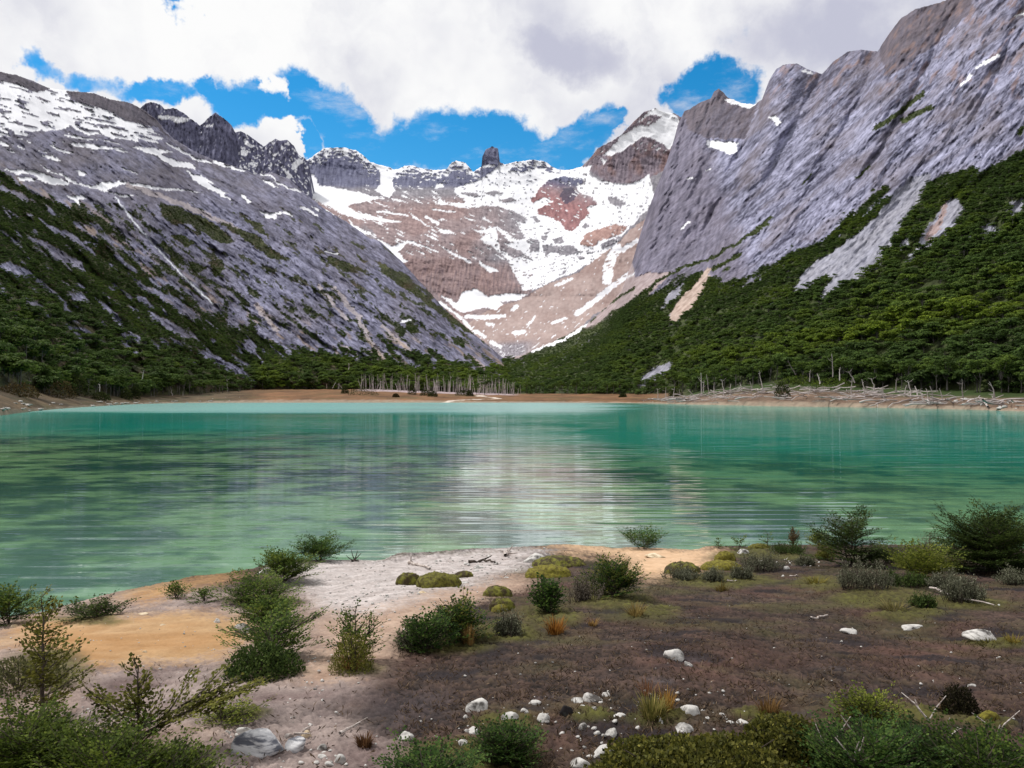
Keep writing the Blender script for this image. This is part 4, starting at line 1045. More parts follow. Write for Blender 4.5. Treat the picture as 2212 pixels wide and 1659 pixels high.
def crown_arrays(seed, n, width=2.6, height=2.4, base=4.2, leaf=(0.28, 0.5), lobes=12, flat=0.55):
    r = np.random.default_rng(seed)
    S = Soup()
    k = lobes
    th = r.uniform(0, 2 * np.pi, k); rr = width * np.sqrt(r.uniform(0, 1, k)) * 0.75
    cz = base + height * r.uniform(-0.7, 1.0, k) * (1 - 0.45 * rr / width)
    cen = np.stack([rr * np.cos(th), rr * np.sin(th), cz], -1)
    rad = r.uniform(0.55, 1.0, k) * width * 0.46
    w_ = rad ** 2; w_ /= w_.sum()
    idx = r.choice(k, n, p=w_)
    d = r.normal(0, 1, (n, 3)); d /= np.linalg.norm(d, axis=1, keepdims=True)
    d[:, 2] = np.where(d[:, 2] < -0.25, -d[:, 2], d[:, 2])
    sc3 = np.array([1, 1, flat])
    pos = cen[idx] + d * sc3 * rad[idx][:, None] * r.uniform(0.72, 1.08, (n, 1))
    nrm = d * 1.0 + r.normal(0, 0.35, (n, 3)); nrm[:, 2] += 0.5
    ax = np.cross(nrm, r.normal(0, 1, (n, 3))); ax[:, 2] *= 0.5
    ln = r.uniform(leaf[0], leaf[1], n)
    S.add(*leaf_quads(pos, ax, nrm, ln, ln * 0.75, leaf_cols(n, r, lin(46, 62, 30), lin(74, 96, 44), lin(100, 122, 58))))
    return S.arrays(), cen


def trunk_arrays(seed, cen, base, rad=0.16):
    r = np.random.default_rng(seed + 500)
    S = Soup()
    lean = r.normal(0, 0.25, 2) * base / 5.4; q = base / 5.4
    zs = np.linspace(0, base * 1.15, 6)
    path = np.stack([lean[0] * (zs / base) ** 2 + r.normal(0, 0.05 * q, 6), lean[1] * (zs / base) ** 2 + r.normal(0, 0.05 * q, 6), zs], -1)
    S.tube(path, np.linspace(rad, rad * 0.45, 6), 6)
    for c in cen[:6]:
        p0 = path[r.integers(2, 5)]
        mid = (p0 + c) / 2 + np.array([0, 0, -0.25 * q])
        S.tube([p0, mid, c], [rad * 0.45, rad * 0.3, rad * 0.1], 4)
    return S.arrays()


TREES = []
for k in range(5):
    (V, F, C), cen = crown_arrays(100 + k, 1500, width=2.3 + 0.25 * (k % 3), height=2.3 + 0.4 * (k % 2), base=5.6 + 0.4 * (k % 3), leaf=(0.22, 0.42), lobes=13)
    tv, tf, tc = trunk_arrays(100 + k, cen, 5.4)
    TREES.append((make_mesh('tree_crown', V, F, C, (M_TREELEAF,), smooth=False), make_mesh('tree_trunk', tv, tf, tc, (M_TRUNK,))))
proto_col = bpy.data.collections.new('forest_tree_kinds')
for k in range(6):
    (V, F, C), cen = crown_arrays(200 + k, 620, width=0.56, height=0.26, base=0.55, leaf=(0.06, 0.12), lobes=9, flat=0.42)
    tv, tf, tc = trunk_arrays(200 + k, cen, 0.5, 0.022)
    me = make_mesh('forest_tree', np.concatenate([V, tv]), np.concatenate([F, tf + len(V)]), np.concatenate([C, tc]), (M_TREELEAF, M_TRUNK), smooth=False,
                   mat_idx=np.concatenate([np.zeros(len(F)), np.ones(len(tf))]))
    o = bpy.data.objects.new('forest_tree', me); proto_col.objects.link(o)


def forest(name, sitepack, label, cover, seed, light, shrink):
    V, veg, size, fx, fy, area = sitepack
    r = np.random.default_rng(seed)
    D = V[:, 1]
    size = size * shrink
    spx = size * FOC / D * 0.85
    lam = (veg > 0.3 + 0.35 * r.random(len(veg))) * cover * area / np.maximum(spx, 4.0) ** 2 * np.where((fx > -160) & (fx < 2400), 1.0, 0.5) * (fx > -900) * (fx < 3200)
    n = r.poisson(lam); idx = np.repeat(np.arange(len(V)), n)
    pts = V[idx] + r.normal(0, 0.25, (len(idx), 3)) * size[idx][:, None] * np.array([1, 1, 0])
    pts[:, 2] -= 0.12 * size[idx]
    me = bpy.data.meshes.new(name); me.vertices.add(len(pts)); me.vertices.foreach_set('co', pts.astype(np.float32).ravel())
    sc_ = size[idx] * np.clip(r.normal(1.0, 0.28, len(idx)), 0.45, 1.8)

    def attr(nm, kind, val):
        a = me.attributes.new(nm, kind, 'POINT'); a.data.foreach_set('value', val)
    attr('size', 'FLOAT', sc_.astype(np.float32)); attr('turn', 'FLOAT', r.uniform(0, 6.28, len(idx)).astype(np.float32))
    attr('pick', 'INT', r.integers(0, 6, len(idx)).astype(np.int32))
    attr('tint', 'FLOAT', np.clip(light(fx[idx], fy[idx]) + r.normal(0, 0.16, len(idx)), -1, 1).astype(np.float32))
    o = put(name, me); tag(o, label, 'forest', kind='stuff')
    ng = bpy.data.node_groups.new(name + '_scatter', 'GeometryNodeTree')
    ng.interface.new_socket('Geometry', in_out='INPUT', socket_type='NodeSocketGeometry')
    ng.interface.new_socket('Geometry', in_out='OUTPUT', socket_type='NodeSocketGeometry')
    N, L = ng.nodes, ng.links
    gi, go = N.new('NodeGroupInput'), N.new('NodeGroupOutput')
    ci = N.new('GeometryNodeCollectionInfo'); ci.inputs['Collection'].default_value = proto_col
    ci.inputs['Separate Children'].default_value = True; ci.inputs['Reset Children'].default_value = True
    ip = N.new('GeometryNodeInstanceOnPoints'); ip.inputs['Pick Instance'].default_value = True
    cx = N.new('ShaderNodeCombineXYZ')

    def named(nm, kind):
        a = N.new('GeometryNodeInputNamedAttribute'); a.data_type = kind; a.inputs['Name'].default_value = nm
        return a.outputs[0]
    L.new(gi.outputs[0], ip.inputs['Points']); L.new(ci.outputs[0], ip.inputs['Instance'])
    L.new(named('pick', 'INT'), ip.inputs['Instance Index'])
    L.new(named('turn', 'FLOAT'), cx.inputs[2]); L.new(cx.outputs[0], ip.inputs['Rotation'])
    L.new(named('size', 'FLOAT'), ip.inputs['Scale']); L.new(ip.outputs[0], go.inputs[0])
    md = o.modifiers.new('scatter', 'NODES'); md.node_group = ng
    return len(idx)


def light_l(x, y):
    return -0.15 + 0.9 * aniso(x, y, 90, 30, 30, 3, 301) + 0.45 * sstep(760, 800, y) * (x > 550)  # sunlit and shadowed patches, painted as leaf tint


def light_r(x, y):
    band = np.exp(-((y - (765 - 0.19 * (x - 1700))) / 38) ** 2) * sstep(1350, 1700, x)  # sunlit stripe along the lower slope, put into the leaf colour
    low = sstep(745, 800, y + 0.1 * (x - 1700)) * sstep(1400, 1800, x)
    return 0.05 + 0.75 * band - 0.55 * low + 1.0 * aniso(x, y, 110, 26, -22, 4, 302)  # tint also carries patches of sun and shadow across the wood


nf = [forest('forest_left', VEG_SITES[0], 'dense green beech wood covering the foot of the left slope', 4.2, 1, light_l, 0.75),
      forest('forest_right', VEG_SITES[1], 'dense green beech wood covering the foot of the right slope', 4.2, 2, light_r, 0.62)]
print('forest trees', nf)

# -------- trees along the wood's edge, told apart by their trunks
EDGE = []


def edge_trees(px0, px1, n, t0, t1, s0, s1, label, group, seed):
    r = np.random.default_rng(seed)
    for i in range(n):
        px = px0 + (px1 - px0) * (i + r.uniform(0.1, 0.9)) / n
        x, y, z = shore_point(px, r.uniform(t0, t1))
        k = int(r.integers(0, 5)); s = r.uniform(s0, s1)
        t = empty('beech_tree', (x, y, z - 0.3), r.uniform(0, 6.28), (s, s, s * r.uniform(0.88, 1.12)))
        f = (px - px0) / (px1 - px0); where = ['leftmost part', 'left part', 'middle', 'right part', 'rightmost part'][min(4, int(f * 5))]
        look = 'tall' if s > (s0 + s1) / 2 else 'short'
        tag(t, f'{look} {label}, {where} of that row', 'tree', group)
        cr = put('crown', TREES[k][0], t); cr['tint'] = float(r.uniform(0, 0.35)); put('trunk', TREES[k][1], t)
        EDGE.append(t)


edge_trees(170, 545, 40, 0.72, 1.0, 0.85, 1.2, 'beech tree behind the stony left shore', 'beech trees behind the left shore', 11)
edge_trees(-60, 165, 12, 0.8, 1.05, 0.8, 1.1, 'beech tree above the far left bank', 'beech trees above the left bank', 12)
edge_trees(560, 1010, 34, 0.93, 1.08, 0.8, 1.15, 'beech tree behind the orange meadow', 'beech trees behind the meadow', 13)
edge_trees(1130, 1440, 30, 0.9, 1.06, 0.85, 1.2, 'beech tree right of the dead stand', 'beech trees beside the dead stand', 14)
edge_trees(1440, 2330, 74, 0.75, 1.06, 0.9, 1.25, 'beech tree behind the driftwood tangle', 'beech trees behind the driftwood', 15)

# -------- dead standing trees
DEADS = []
for k in range(7):
    r = np.random.default_rng(700 + k); S = Soup()
    zs = np.linspace(0, 1, 6)
    path = np.stack([0.05 * r.normal(0, 1) * zs ** 2 + r.normal(0, 0.008, 6), 0.05 * r.normal(0, 1) * zs ** 2 + r.normal(0, 0.008, 6), zs], -1)
    S.tube(path, np.linspace(0.021, 0.007, 6), 6)
    for b in range(r.integers(2, 6)):
        z = r.uniform(0.35, 0.92); p0 = np.array([np.interp(z, zs, path[:, 0]), np.interp(z, zs, path[:, 1]), z])
        a = r.uniform(0, 6.28); L = r.uniform(0.05, 0.2)
        d = np.array([math.cos(a), math.sin(a), r.uniform(0.3, 1.2)]) * L
        S.tube([p0, p0 + d * 0.6, p0 + d + np.array([0, 0, 0.03])], [0.007, 0.005, 0.002], 4)
    DEADS.append(S.mesh('dead_tree', (M_DEAD,)))


def snag(name, base, top, width, label, group, seed):
    v = np.array(top) - np.array(base); L = float(np.linalg.norm(v))
    o = put(name, DEADS[seed % 7], None, base)
    ax = math.atan2(v[0], v[2]); ay = -math.asin(max(-1, min(1, v[1] / L)))
    o.rotation_euler = (ay, ax, (seed * 1.7) % 0.8)
    o.scale = (width, width, L)
    tag(o, label, 'dead tree', group)


r = np.random.default_rng(91)
for i in range(170):
    px = r.uniform(772, 1128) if i % 3 else r.uniform(900, 1110)
    x, y, z = shore_point(px, r.uniform(0.70, 0.97)); h = r.uniform(4, 13)
    snag('dead_tree', (x, y, z - 0.3), (x + r.normal(0, 0.9), y + r.normal(0, 0.3), z + h), float(r.uniform(5, 9.5)), 'bare grey trunk in the dense stand of dead trees behind the meadow', 'dead stand behind the meadow', i)


def far_pt(px, py, D):
    return tuple(P(np.array(px, float), np.array(py, float), float(D)))


for i, (bx, by, tx, ty) in enumerate([(560, 1310, 555, 1120), (720, 1480, 715, 1330), (840, 1520, 838, 1340), (1105, 1445, 1098, 1330), (1235, 1490, 1230, 1350), (1010, 1535, 965, 1435), (1430, 1525, 1415, 1400), (1510, 1525, 1475, 1420),
                                      (1950, 1535, 1890, 1455), (450, 1370, 445, 1290), (360, 1350, 355, 1260), (750, 1360, 700, 1270), (240, 1290, 140, 1185), (1335, 1520, 1335, 1440), (1380, 1500, 1380, 1420),
                                      (1695, 1520, 1605, 1345), (1965, 1520, 1935, 1360), (620, 1340, 610, 1240), (920, 1420, 905, 1330), (1180, 1480, 1185, 1390), (1290, 1470, 1285, 1400)]):
    px = 1659 + .25 * bx; D = shore_D(px) + (foot_D(px) - shore_D(px)) * (0.25 + 0.5 * (1530 - by) / 300)
    lab = {15: 'long pale dead trunk leaning left over the right shore', 16: 'tall thin dead trunk near the right end of the shore', 12: 'pale dead trunk leaning left against the dark wood behind the driftwood'}.get(i, 'pale dead trunk standing among the driftwood on the right shore')
    snag('dead_tree', far_pt(px, 483.8 + .25 * by + 3, D), far_pt(1659 + .25 * tx, 483.8 + .25 * ty, D), 9, lab, None if i in (12, 15, 16) else 'dead trunks among the right shore driftwood', i)
for i, (bx, by, tx, ty) in enumerate([(1635, 1480, 1635, 1285), (1655, 1440, 1650, 1350), (1700, 1465, 1697, 1300), (1745, 1460, 1738, 1370), (1830, 1480, 1825, 1340), (1885, 1470, 1880, 1380), (1985, 1440, 1980, 1370),
                                      (2070, 1410, 2060, 1360), (1395, 1510, 1393, 1410), (1570, 1475, 1530, 1425), (2170, 1420, 2120, 1270), (1260, 1500, 1265, 1420), (1330, 1500, 1320, 1410), (1450, 1500, 1455, 1430)]):
    px = 1106 + .25 * bx; D = shore_D(px) + (foot_D(px) - shore_D(px)) * (0.3 + 0.5 * (1500 - by) / 200)
    snag('dead_tree', far_pt(px, 483.8 + .25 * by + 3, D), far_pt(1106 + .25 * tx, 483.8 + .25 * ty, D), 9, 'pale dead trunk at the left end of the driftwood tangle', 'dead trunks at the left end of the driftwood', i)
for i, (bx, by, tx, ty, lab) in enumerate([(860, 1450, 857, 1360, 'short white dead trunk beside the round bush on the left shore'), (1068, 1455, 1070, 1345, 'grey dead trunk in the middle of the left wood edge'),
                                           (1490, 1490, 1476, 1400, 'thick pale forked trunk at the foot of the left wood'), (1580, 1490, 1580, 1440, 'short pale trunk right of the thick forked one'),
                                           (1965, 1480, 1963, 1340, 'tall pale trunk at the right end of the left wood'), (1230, 1340, 1235, 1260, 'pale trunk high in the left wood edge')]):
    px = .25 * bx; D = foot_D(px) * 0.97
    snag('dead_tree', far_pt(px, 483.8 + .25 * by, D), far_pt(.25 * tx, 483.8 + .25 * ty, D), 9 if i != 2 else 14, lab, None, i)
for i, (bx, by, tx, ty) in enumerate([(715, 1425, 715, 1370), (750, 1425, 715, 1385), (660, 1420, 690, 1370), (612, 1420, 608, 1380), (800, 1260, 806, 1205), (1050, 1350, 1048, 1300)]):
    px = 553 + .25 * bx
    snag('dead_tree', far_pt(px, 483.8 + .25 * by, 545 + 4 * (i > 3)), far_pt(553 + .25 * tx, 483.8 + .25 * ty, 545 + 4 * (i > 3)), 10, 'bare pale trunk at the left edge of the dead stand', 'bare trunks left of the dead stand', i)

# -------- driftwood tangle
LOGS = []
for k in range(8):
    r = np.random.default_rng(800 + k); S = Soup()
    u = np.linspace(-0.5, 0.5, 7)
    path = np.stack([u, 0.07 * r.normal(0, 1) * (u * 2) ** 2 + r.normal(0, 0.012, 7), 0.04 * r.normal(0, 1) * (u * 2) ** 2 + r.normal(0, 0.008, 7)], -1)
    S.tube(path, np.linspace(0.022, 0.010, 7), 6)
    if k % 2:
        p0 = path[3]; S.tube([p0, p0 + np.array([0.1, 0.06, 0.05]), p0 + np.array([0.2, 0.09, 0.11])], [0.012, 0.009, 0.004], 5)
    LOGS.append(S.mesh('driftwood_log', (M_DEAD,)))
r = np.random.default_rng(92)
for i in range(250):
    px = 1420 + 800 * r.beta(1.15, 1.5) if i < 200 else r.uniform(1380, 2230)
    span = 0.58 if 1500 < px < 1990 else 0.26
    t = r.uniform(0.03, span)
    x, y, z = shore_point(px, t)
    o = put('driftwood_log', LOGS[i % 8], None, (x, y, z + r.uniform(0.1, 1.3)))
    L = r.uniform(3.5, 9.5)
    o.rotation_euler = (r.uniform(0, 6.28), r.normal(0, 0.10), r.normal(0, 0.55) + (3.14 if r.random() < .5 else 0))
    o.scale = (L, L * 1.15, L * 1.15)
    f = (px - 1380) / 850
    where = ['thin left end', 'left part', 'left of dark bush', 'right of dark bush', 'middle', 'right of middle', 'right part', 'sparse right end'][min(7, int(f * 8))]
    look = ('long' if L > 6.5 else 'short') + (' forked' if (i % 8) % 2 else ' straight')
    edge_ = 'near the water' if t < 0.5 * span else 'up the bank'
    tag(o, f'{look} bleached driftwood log {edge_}, {where} of the tangle', 'log', 'driftwood logs on the right shore')

# ================================================================== stones
def rock_mesh(seed, w_, d_, h_, material, sub=(34, 22), chisel=8, name='stone'):
    r = np.random.default_rng(seed)
    nu, nv = sub
    th = np.linspace(0, 2 * np.pi, nu, endpoint=False); ph = np.linspace(0, np.pi, nv)
    TH, PH = np.meshgrid(th, ph)
    d = np.stack([np.sin(PH) * np.cos(TH), np.sin(PH) * np.sin(TH), np.cos(PH)], -1).reshape(-1, 3)
    nn = r.normal(0, 1, (chisel, 3)); nn /= np.linalg.norm(nn, axis=1, keepdims=True)
    off = r.uniform(0.48, 0.88, chisel)
    dots = d @ nn.T
    rad = np.where(dots > 0.05, off[None] / np.maximum(dots, 0.05), 9).min(1)
    rad = np.minimum(rad, 1.0)
    rad = rad + 0.05 * fbm(d[:, 0] * 2.3 + seed, d[:, 1] * 2.3 + d[:, 2] * 1.7, 3, seed % 40) + 0.03 * pn(d[:, 0] * 9, d[:, 1] * 9 + d[:, 2] * 7, 3)
    V = d * rad[:, None]
    V = V / np.abs(V).max(0)
    V = V * np.array([w_ / 2, d_ / 2, h_ / 1.45]); V[:, 2] += h_ * 0.31
    i = np.arange(nv - 1)[:, None] * nu; j = np.arange(nu)[None]
    F = np.stack([i + j, i + (j + 1) % nu, i + nu + (j + 1) % nu, i + nu + j], -1).reshape(-1, 4)
    me = make_mesh(name, V, F, None, (material,))
    return me


def pix(px, py, w_px):
    p = site(px, py)
    return p, w_px / FOC * p[1]


def stone(x0, x1, y0, y1, label, material=None, group=None, seed=None, name='stone', cat='stone', sink=0.0, rot=None):
    px = (x0 + x1) / 2
    p, W = pix(px, y1, x1 - x0); Hh = (y1 - y0) / FOC * p[1] * 1.05
    sd_ = seed if seed is not None else int(px * 7 + y1 * 13) % 9999
    dep = W * 0.75
    low = (y1 - y0) < 0.42 * (x1 - x0)
    Hh = max(Hh * (0.75 if low else 0.95), W * 0.16)
    me = rock_mesh(sd_, W, dep, Hh, material or M_WHITE)
    o = put(name, me, None, (p[0], p[1] + dep * 0.3, p[2] - 0.01 - 0.14 * Hh - sink), (0, 0, 0 if rot is None else rot))
    tag(o, label, cat, group)
    return o


for a in [
    (1434, 1480, 1398, 1425, 'blocky white stone alone in the brown peat right of centre'), (1474, 1498, 1427, 1438, 'small pale stone just below the blocky white one'),
    (1819, 1861, 1351, 1369, 'cracked white stone in the peat left of the flat pale one'), (1954, 2000, 1346, 1359, 'flat tapering pale stone between the cracked and the big domed stone'),
    (2091, 2176, 1352, 1387, 'big domed pale boulder by the right edge with turf in front'), (1814, 1825, 1380, 1388, 'tiny pale stone below the cracked white stone'),
    (2153, 2167, 1415, 1421, 'small flat pale stone below the big domed boulder'),
    (505, 547, 1561, 1590, 'rounded cream stone behind the banded boulder'), (484, 500, 1572, 1586, 'small pale stone left of the rounded cream stone'),
    (682, 706, 1602, 1619, 'small angular white stone right of the banded boulders'), (720, 746, 1624, 1646, 'white wedge stone near the bottom edge left of centre'),
    (697, 722, 1638, 1652, 'low pale stone touching the white wedge stone'), (680, 705, 1626, 1638, 'low grey stone left of the white wedge stone'),
    (1005, 1056, 1502, 1538, 'long jagged white stone at the left end of the white stones'), (1082, 1123, 1534, 1560, 'white stone speckled with lichen above the green bush'),
    (1141, 1170, 1509, 1523, 'flat white stone between jagged and domed stones'), (1227, 1271, 1503, 1521, 'domed white stone beside the dark one'),
    (1258, 1306, 1494, 1517, 'narrow slanting white stone behind the domed white stone'), (1300, 1319, 1490, 1505, 'knobbly white stone at the top of the cluster'),
    (1272, 1299, 1522, 1536, 'pale stone in front of the domed white stone'), (1279, 1306, 1533, 1550, 'pointed pale stone under the paler round one'),
    (1325, 1355, 1537, 1550, 'low white stone left of the grass tuft'), (1160, 1190, 1535, 1560, 'broken white stone right of the speckled one'),
    (1124, 1143, 1524, 1540, 'beige stone above the speckled white stone'), (1250, 1272, 1557, 1575, 'small upright white stone below the dark stone'),
    (1308, 1341, 1570, 1590, 'oval white stone lying below the cluster'), (1282, 1334, 1605, 1637, 'long white stone at the edge of the dark evergreen bush'),
    (1232, 1279, 1634, 1657, 'broken pale stone at the bottom edge right of centre'), (1454, 1501, 1558, 1584, 'ribbed white stone right of the grass tuft'),
    (1470, 1516, 1520, 1546, 'slanting white stone behind the grass tuft'), (1417, 1434, 1540, 1562, 'upright white stone at the foot of the grass tuft'),
    (986, 1013, 1593, 1612, 'white stone left of the green bush at the bottom'), (1010, 1036, 1567, 1585, 'lichen-spotted white stone at the top left of the green bush'),
    (1040, 1063, 1603, 1622, 'white stone half hidden in the green bush'), (950, 964, 1607, 1619, 'small white stone at the far left of the green bush'), (977, 989, 1592, 1603, 'tiny beige stone by the white stone left of the bush'),
    (860, 894, 1569, 1599, 'pointed pale stone right of the brown grass tuft'), (1522, 1534, 1544, 1553, 'tiny white stone right of the slanting stone'),
    (1561, 1573, 1543, 1552, 'tiny round white stone above the white patch'), (1564, 1588, 1552, 1562, 'flat white stone at the left of the white patch'), (1592, 1626, 1550, 1563, 'crumbled white stone in the white patch'),
    (1512, 1542, 1587, 1599, 'flat white stone on top of the evergreen bush edge'), (2091, 2113, 1473, 1482, 'flat white stone beside the dark round bush'),
    (552, 590, 1222, 1241, 'pale boulder tucked into the shrub by the water'), (1591, 1619, 1184, 1197, 'pale stone beside the bright moss on the right bank'),
    (1693, 1709, 1221, 1229, 'small white stone below the grey heath on the right'), (1688, 1698, 1240, 1246, 'tiny white stone in the brown turf on the right'),
    (1733, 1747, 1215, 1222, 'tiny pale stone left of the conical shrub'), (2150, 2162, 1302, 1309, 'small grey stone right of the fallen branch'),
    (1160, 1172, 1243, 1248, 'small white stone by the bright moss cushion'), (966, 977, 1259, 1266, 'small white block in front of the long moss cushion'),
    (1088, 1100, 1243, 1248, 'thin white flake in the middle of the gravel'), (995, 1013, 1253, 1260, 'flat white stone right of the long moss cushion'),
]:
    stone(*a)
for a in [
    (903, 924, 1274, 1281, 'flat pale stone on the path below the moss cushions', M_TAN), (1022, 1049, 1219, 1228, 'flat white slab beside the driftwood piece', M_WHITE), (1128, 1180, 1192, 1216, 'big flat pale slab at the water edge', M_WHITE),
    (1393, 1442, 1192, 1205, 'low tan rock set in the sandy beach', M_TAN), (457, 474, 1333, 1345, 'pale stone at the top of the orange sand', M_WHITE), (500, 537, 1343, 1367, 'slanting grey-white rock at the right of the orange sand', M_WHITE),
    (471, 482, 1354, 1363, 'round tan stone left of the slanting rock', M_TAN), (305, 319, 1403, 1410, 'upper of two small stones in the orange sand', M_TAN), (294, 306, 1410, 1418, 'lower of two small stones in the orange sand', M_TAN),
    (20, 36, 1346, 1355, 'pale stone on the sand at the far left', M_TAN), (645, 678, 1574, 1594, 'yellowish stone behind the smaller banded boulder', M_TAN), (295, 318, 1321, 1327, 'thin pale stone above the orange sand', M_TAN),
    (340, 360, 1344, 1351, 'dark orange stone in the sand', M_TAN), (1022, 1036, 1228, 1235, 'small pale stone under the flat white slab', M_WHITE),
    (492, 612, 1577, 1630, 'large grey and white banded boulder at the lower left', M_BAND), (612, 662, 1581, 1622, 'smaller banded boulder with a forked stick', M_BAND),
    (1205, 1239, 1517, 1547, 'dark round stone with pale lichen on top', M_DARKROCK)]:
    stone(*a[:5], material=a[5])

# stones along the left far shore
r = np.random.default_rng(93)
SHORE_ROCK = [rock_mesh(900 + k, 1, 0.8, 0.5, M_WHITE, (12, 8), name='shore_rock') for k in range(5)]
for i in range(70):
    px = r.uniform(-60, 330) if i < 58 else r.uniform(330, 520)
    x, y, z = shore_point(px, r.uniform(0.02, 0.28) if i % 3 else r.uniform(0.02, 0.08))
    s = r.uniform(0.4, 1.5)
    o = put('shore_rock', SHORE_ROCK[i % 5], None, (x, y, z - 0.05), (0, 0, r.normal(0, 0.5)), (s * 1.5, s, s * 0.55))
    f = int(np.clip((px + 60) / 390 * 4, 0, 4)); where = ['far left end', 'left part', 'middle', 'right part', 'meadow end'][f]
    tag(o, f"{'large' if s > 0.95 else 'small'} pale rock {'at the waterline' if z < 0.9 else 'up the bank'}, {where} of the stony left shore", 'rock', 'rocks on the left shore')
for i in range(40):
    px = r.uniform(1385, 1480) if i % 2 else r.uniform(1960, 2230)
    x, y, z = shore_point(px, r.uniform(0.02, 0.3)); s = r.uniform(0.5, 1.6)
    o = put('shore_rock', SHORE_ROCK[i % 5], None, (x, y, z - 0.05), (0, 0, r.uniform(0, 6.28)), (s, s, s * 0.8))
    if px < 1700:
        tag(o, f"{'large' if s > 1.05 else 'small'} pale rock {'at the waterline' if z < 0.9 else 'up the bank'}, {'left' if px < 1432 else 'right'} part of the rocks before the driftwood", 'rock', 'rocks left of the driftwood')
    else:
        where = ['left part', 'middle', 'right end'][int(np.clip((px - 1960) / 90, 0, 2))]
        tag(o, f"{'large' if s > 1.05 else 'small'} pale rock {'at the waterline' if z < 0.9 else 'up the bank'} below the dark wood, {where}", 'rock', 'rocks on the right shore')

# loose pebbles on the bank: nobody could count them
PEB = Soup()
pv = rock_mesh(77, 1, 0.8, 0.5, M_WHITE, (7, 5))
bv = np.empty(len(pv.vertices) * 3, np.float32); pv.vertices.foreach_get('co', bv); bv = bv.reshape(-1, 3)
bf = np.array([list(p.vertices) for p in pv.polygons])
r = np.random.default_rng(94)
zones = [(GRAV, 420, 0.020, 0.055), (PATH, 150, 0.012, 0.04), (SAND1, 70, 0.012, 0.03), (GREY, 130, 0.012, 0.04), ([(1120, 1500), (1640, 1480), (1640, 1610), (1240, 1650), (960, 1650), (900, 1560)], 150, 0.012, 0.05),
         ([(900, 1290), (2212, 1260), (2212, 1560), (900, 1560)], 130, 0.01, 0.03), ([(1560, 1180), (1780, 1190), (1780, 1225), (1600, 1215)], 50, 0.02, 0.07), ([(880, 1195), (1180, 1185), (1180, 1215), (900, 1235)], 60, 0.03, 0.09)]
for poly, n, s0, s1 in zones:
    pa = np.array(poly, float); got = 0
    while got < n:
        x = r.uniform(pa[:, 0].min(), pa[:, 0].max()); y = r.uniform(pa[:, 1].min(), pa[:, 1].max())
        if not inside(pa, np.array([x]), np.array([y]))[0]:
            continue
        got += 1
        p = site(x, y); s = s0 + (s1 - s0) * r.random() ** 2.5
        a = r.uniform(0, 6.28); c_, s_ = math.cos(a), math.sin(a)
        v = bv * np.array([s, s, s * r.uniform(0.5, 1.0)])
        v = np.stack([v[:, 0] * c_ - v[:, 1] * s_, v[:, 0] * s_ + v[:, 1] * c_, v[:, 2]], -1) + p
        PEB.add(v, bf)
tag(put('pebbles', PEB.mesh('pebbles', (M_WHITE,))), 'loose pale pebbles strewn over the near bank', 'pebbles', kind='stuff')


# ================================================================== moss cushions
def moss(x0, x1, y0, y1, label, material=None, seed=0):
    p, W = pix((x0 + x1) / 2, y1, x1 - x0); Hh = (y1 - y0) / FOC * p[1] * 0.8
    rr = np.random.default_rng(int(x0) + seed)
    nu, nv = 40, 16
    th = np.linspace(0, 2 * np.pi, nu, endpoint=False); ph = np.linspace(0, np.pi * 0.56, nv)
    TH, PH = np.meshgrid(th, ph)
    q = 1 + 0.38 * fbm(np.cos(TH) * 1.4 + x0, np.sin(TH) * 1.4 + PH * 0.8, 3, 3)
    n2 = fbm(np.cos(TH) * np.sin(PH) * 4 + x0, np.sin(TH) * np.sin(PH) * 4, 3, 6)
    n3 = pn(np.cos(TH) * np.sin(PH) * 13 + x0, np.sin(TH) * np.sin(PH) * 13, 6)
    prof = np.sin(PH) ** 0.8
    X = W / 2 * q * prof * np.cos(TH); Y = W * 0.33 * q * prof * np.sin(TH)
    Z = Hh * (np.cos(PH) + 0.22 * n2 + 0.07 * n3)
    V = np.stack([X, Y, Z], -1).reshape(-1, 3)
    i = np.arange(nv - 1)[:, None] * nu; j = np.arange(nu)[None]
    F = np.stack([i + j, i + nu + j, i + nu + (j + 1) % nu, i + (j + 1) % nu], -1).reshape(-1, 4)
    o = put('moss_cushion', make_mesh('moss_cushion', V, F, None, (material or M_MOSS,)), None, (p[0], p[1] + W * 0.25, p[2] - 0.005))
    tag(o, label, 'moss')


for a in [(855, 910, 1234, 1264, 'small brown-green moss cushion left of the long one', M_MOSSDARK), (890, 994, 1237, 1268, 'long green moss cushion on the gravel', M_MOSS), (982, 1023, 1232, 1248, 'brown moss cushion right of the long green one', M_MOSSDARK),
          (1155, 1266, 1202, 1226, 'broad brown moss mound by the flat slab', M_MOSSDARK), (1140, 1236, 1221, 1248, 'yellow-green moss cushion in front of the broad brown mound', M_MOSSBRIGHT),
          (1042, 1106, 1264, 1289, 'brown and yellow moss mound above the centre shrub', M_MOSSDARK), (1056, 1112, 1289, 1318, 'moss mound behind the grey heath at the centre', M_MOSSDARK), (1062, 1100, 1304, 1322, 'bright yellow moss patch by the centre shrub', M_MOSSBRIGHT),
          (1546, 1592, 1188, 1213, 'tall yellow-green moss cushion beside the pale stone', M_MOSSBRIGHT), (1520, 1610, 1211, 1233, 'yellow-green moss mound above the grey heath', M_MOSSBRIGHT), (1621, 1667, 1174, 1186, 'flat green moss patch at the right water edge', M_MOSS),
          (2122, 2164, 1534, 1559, 'bright yellow moss mound at the lower right', M_MOSSBRIGHT), (1440, 1520, 1213, 1240, 'brown moss mound under the left heath patch', M_MOSSDARK)]:
    moss(*a[:5], material=a[5])


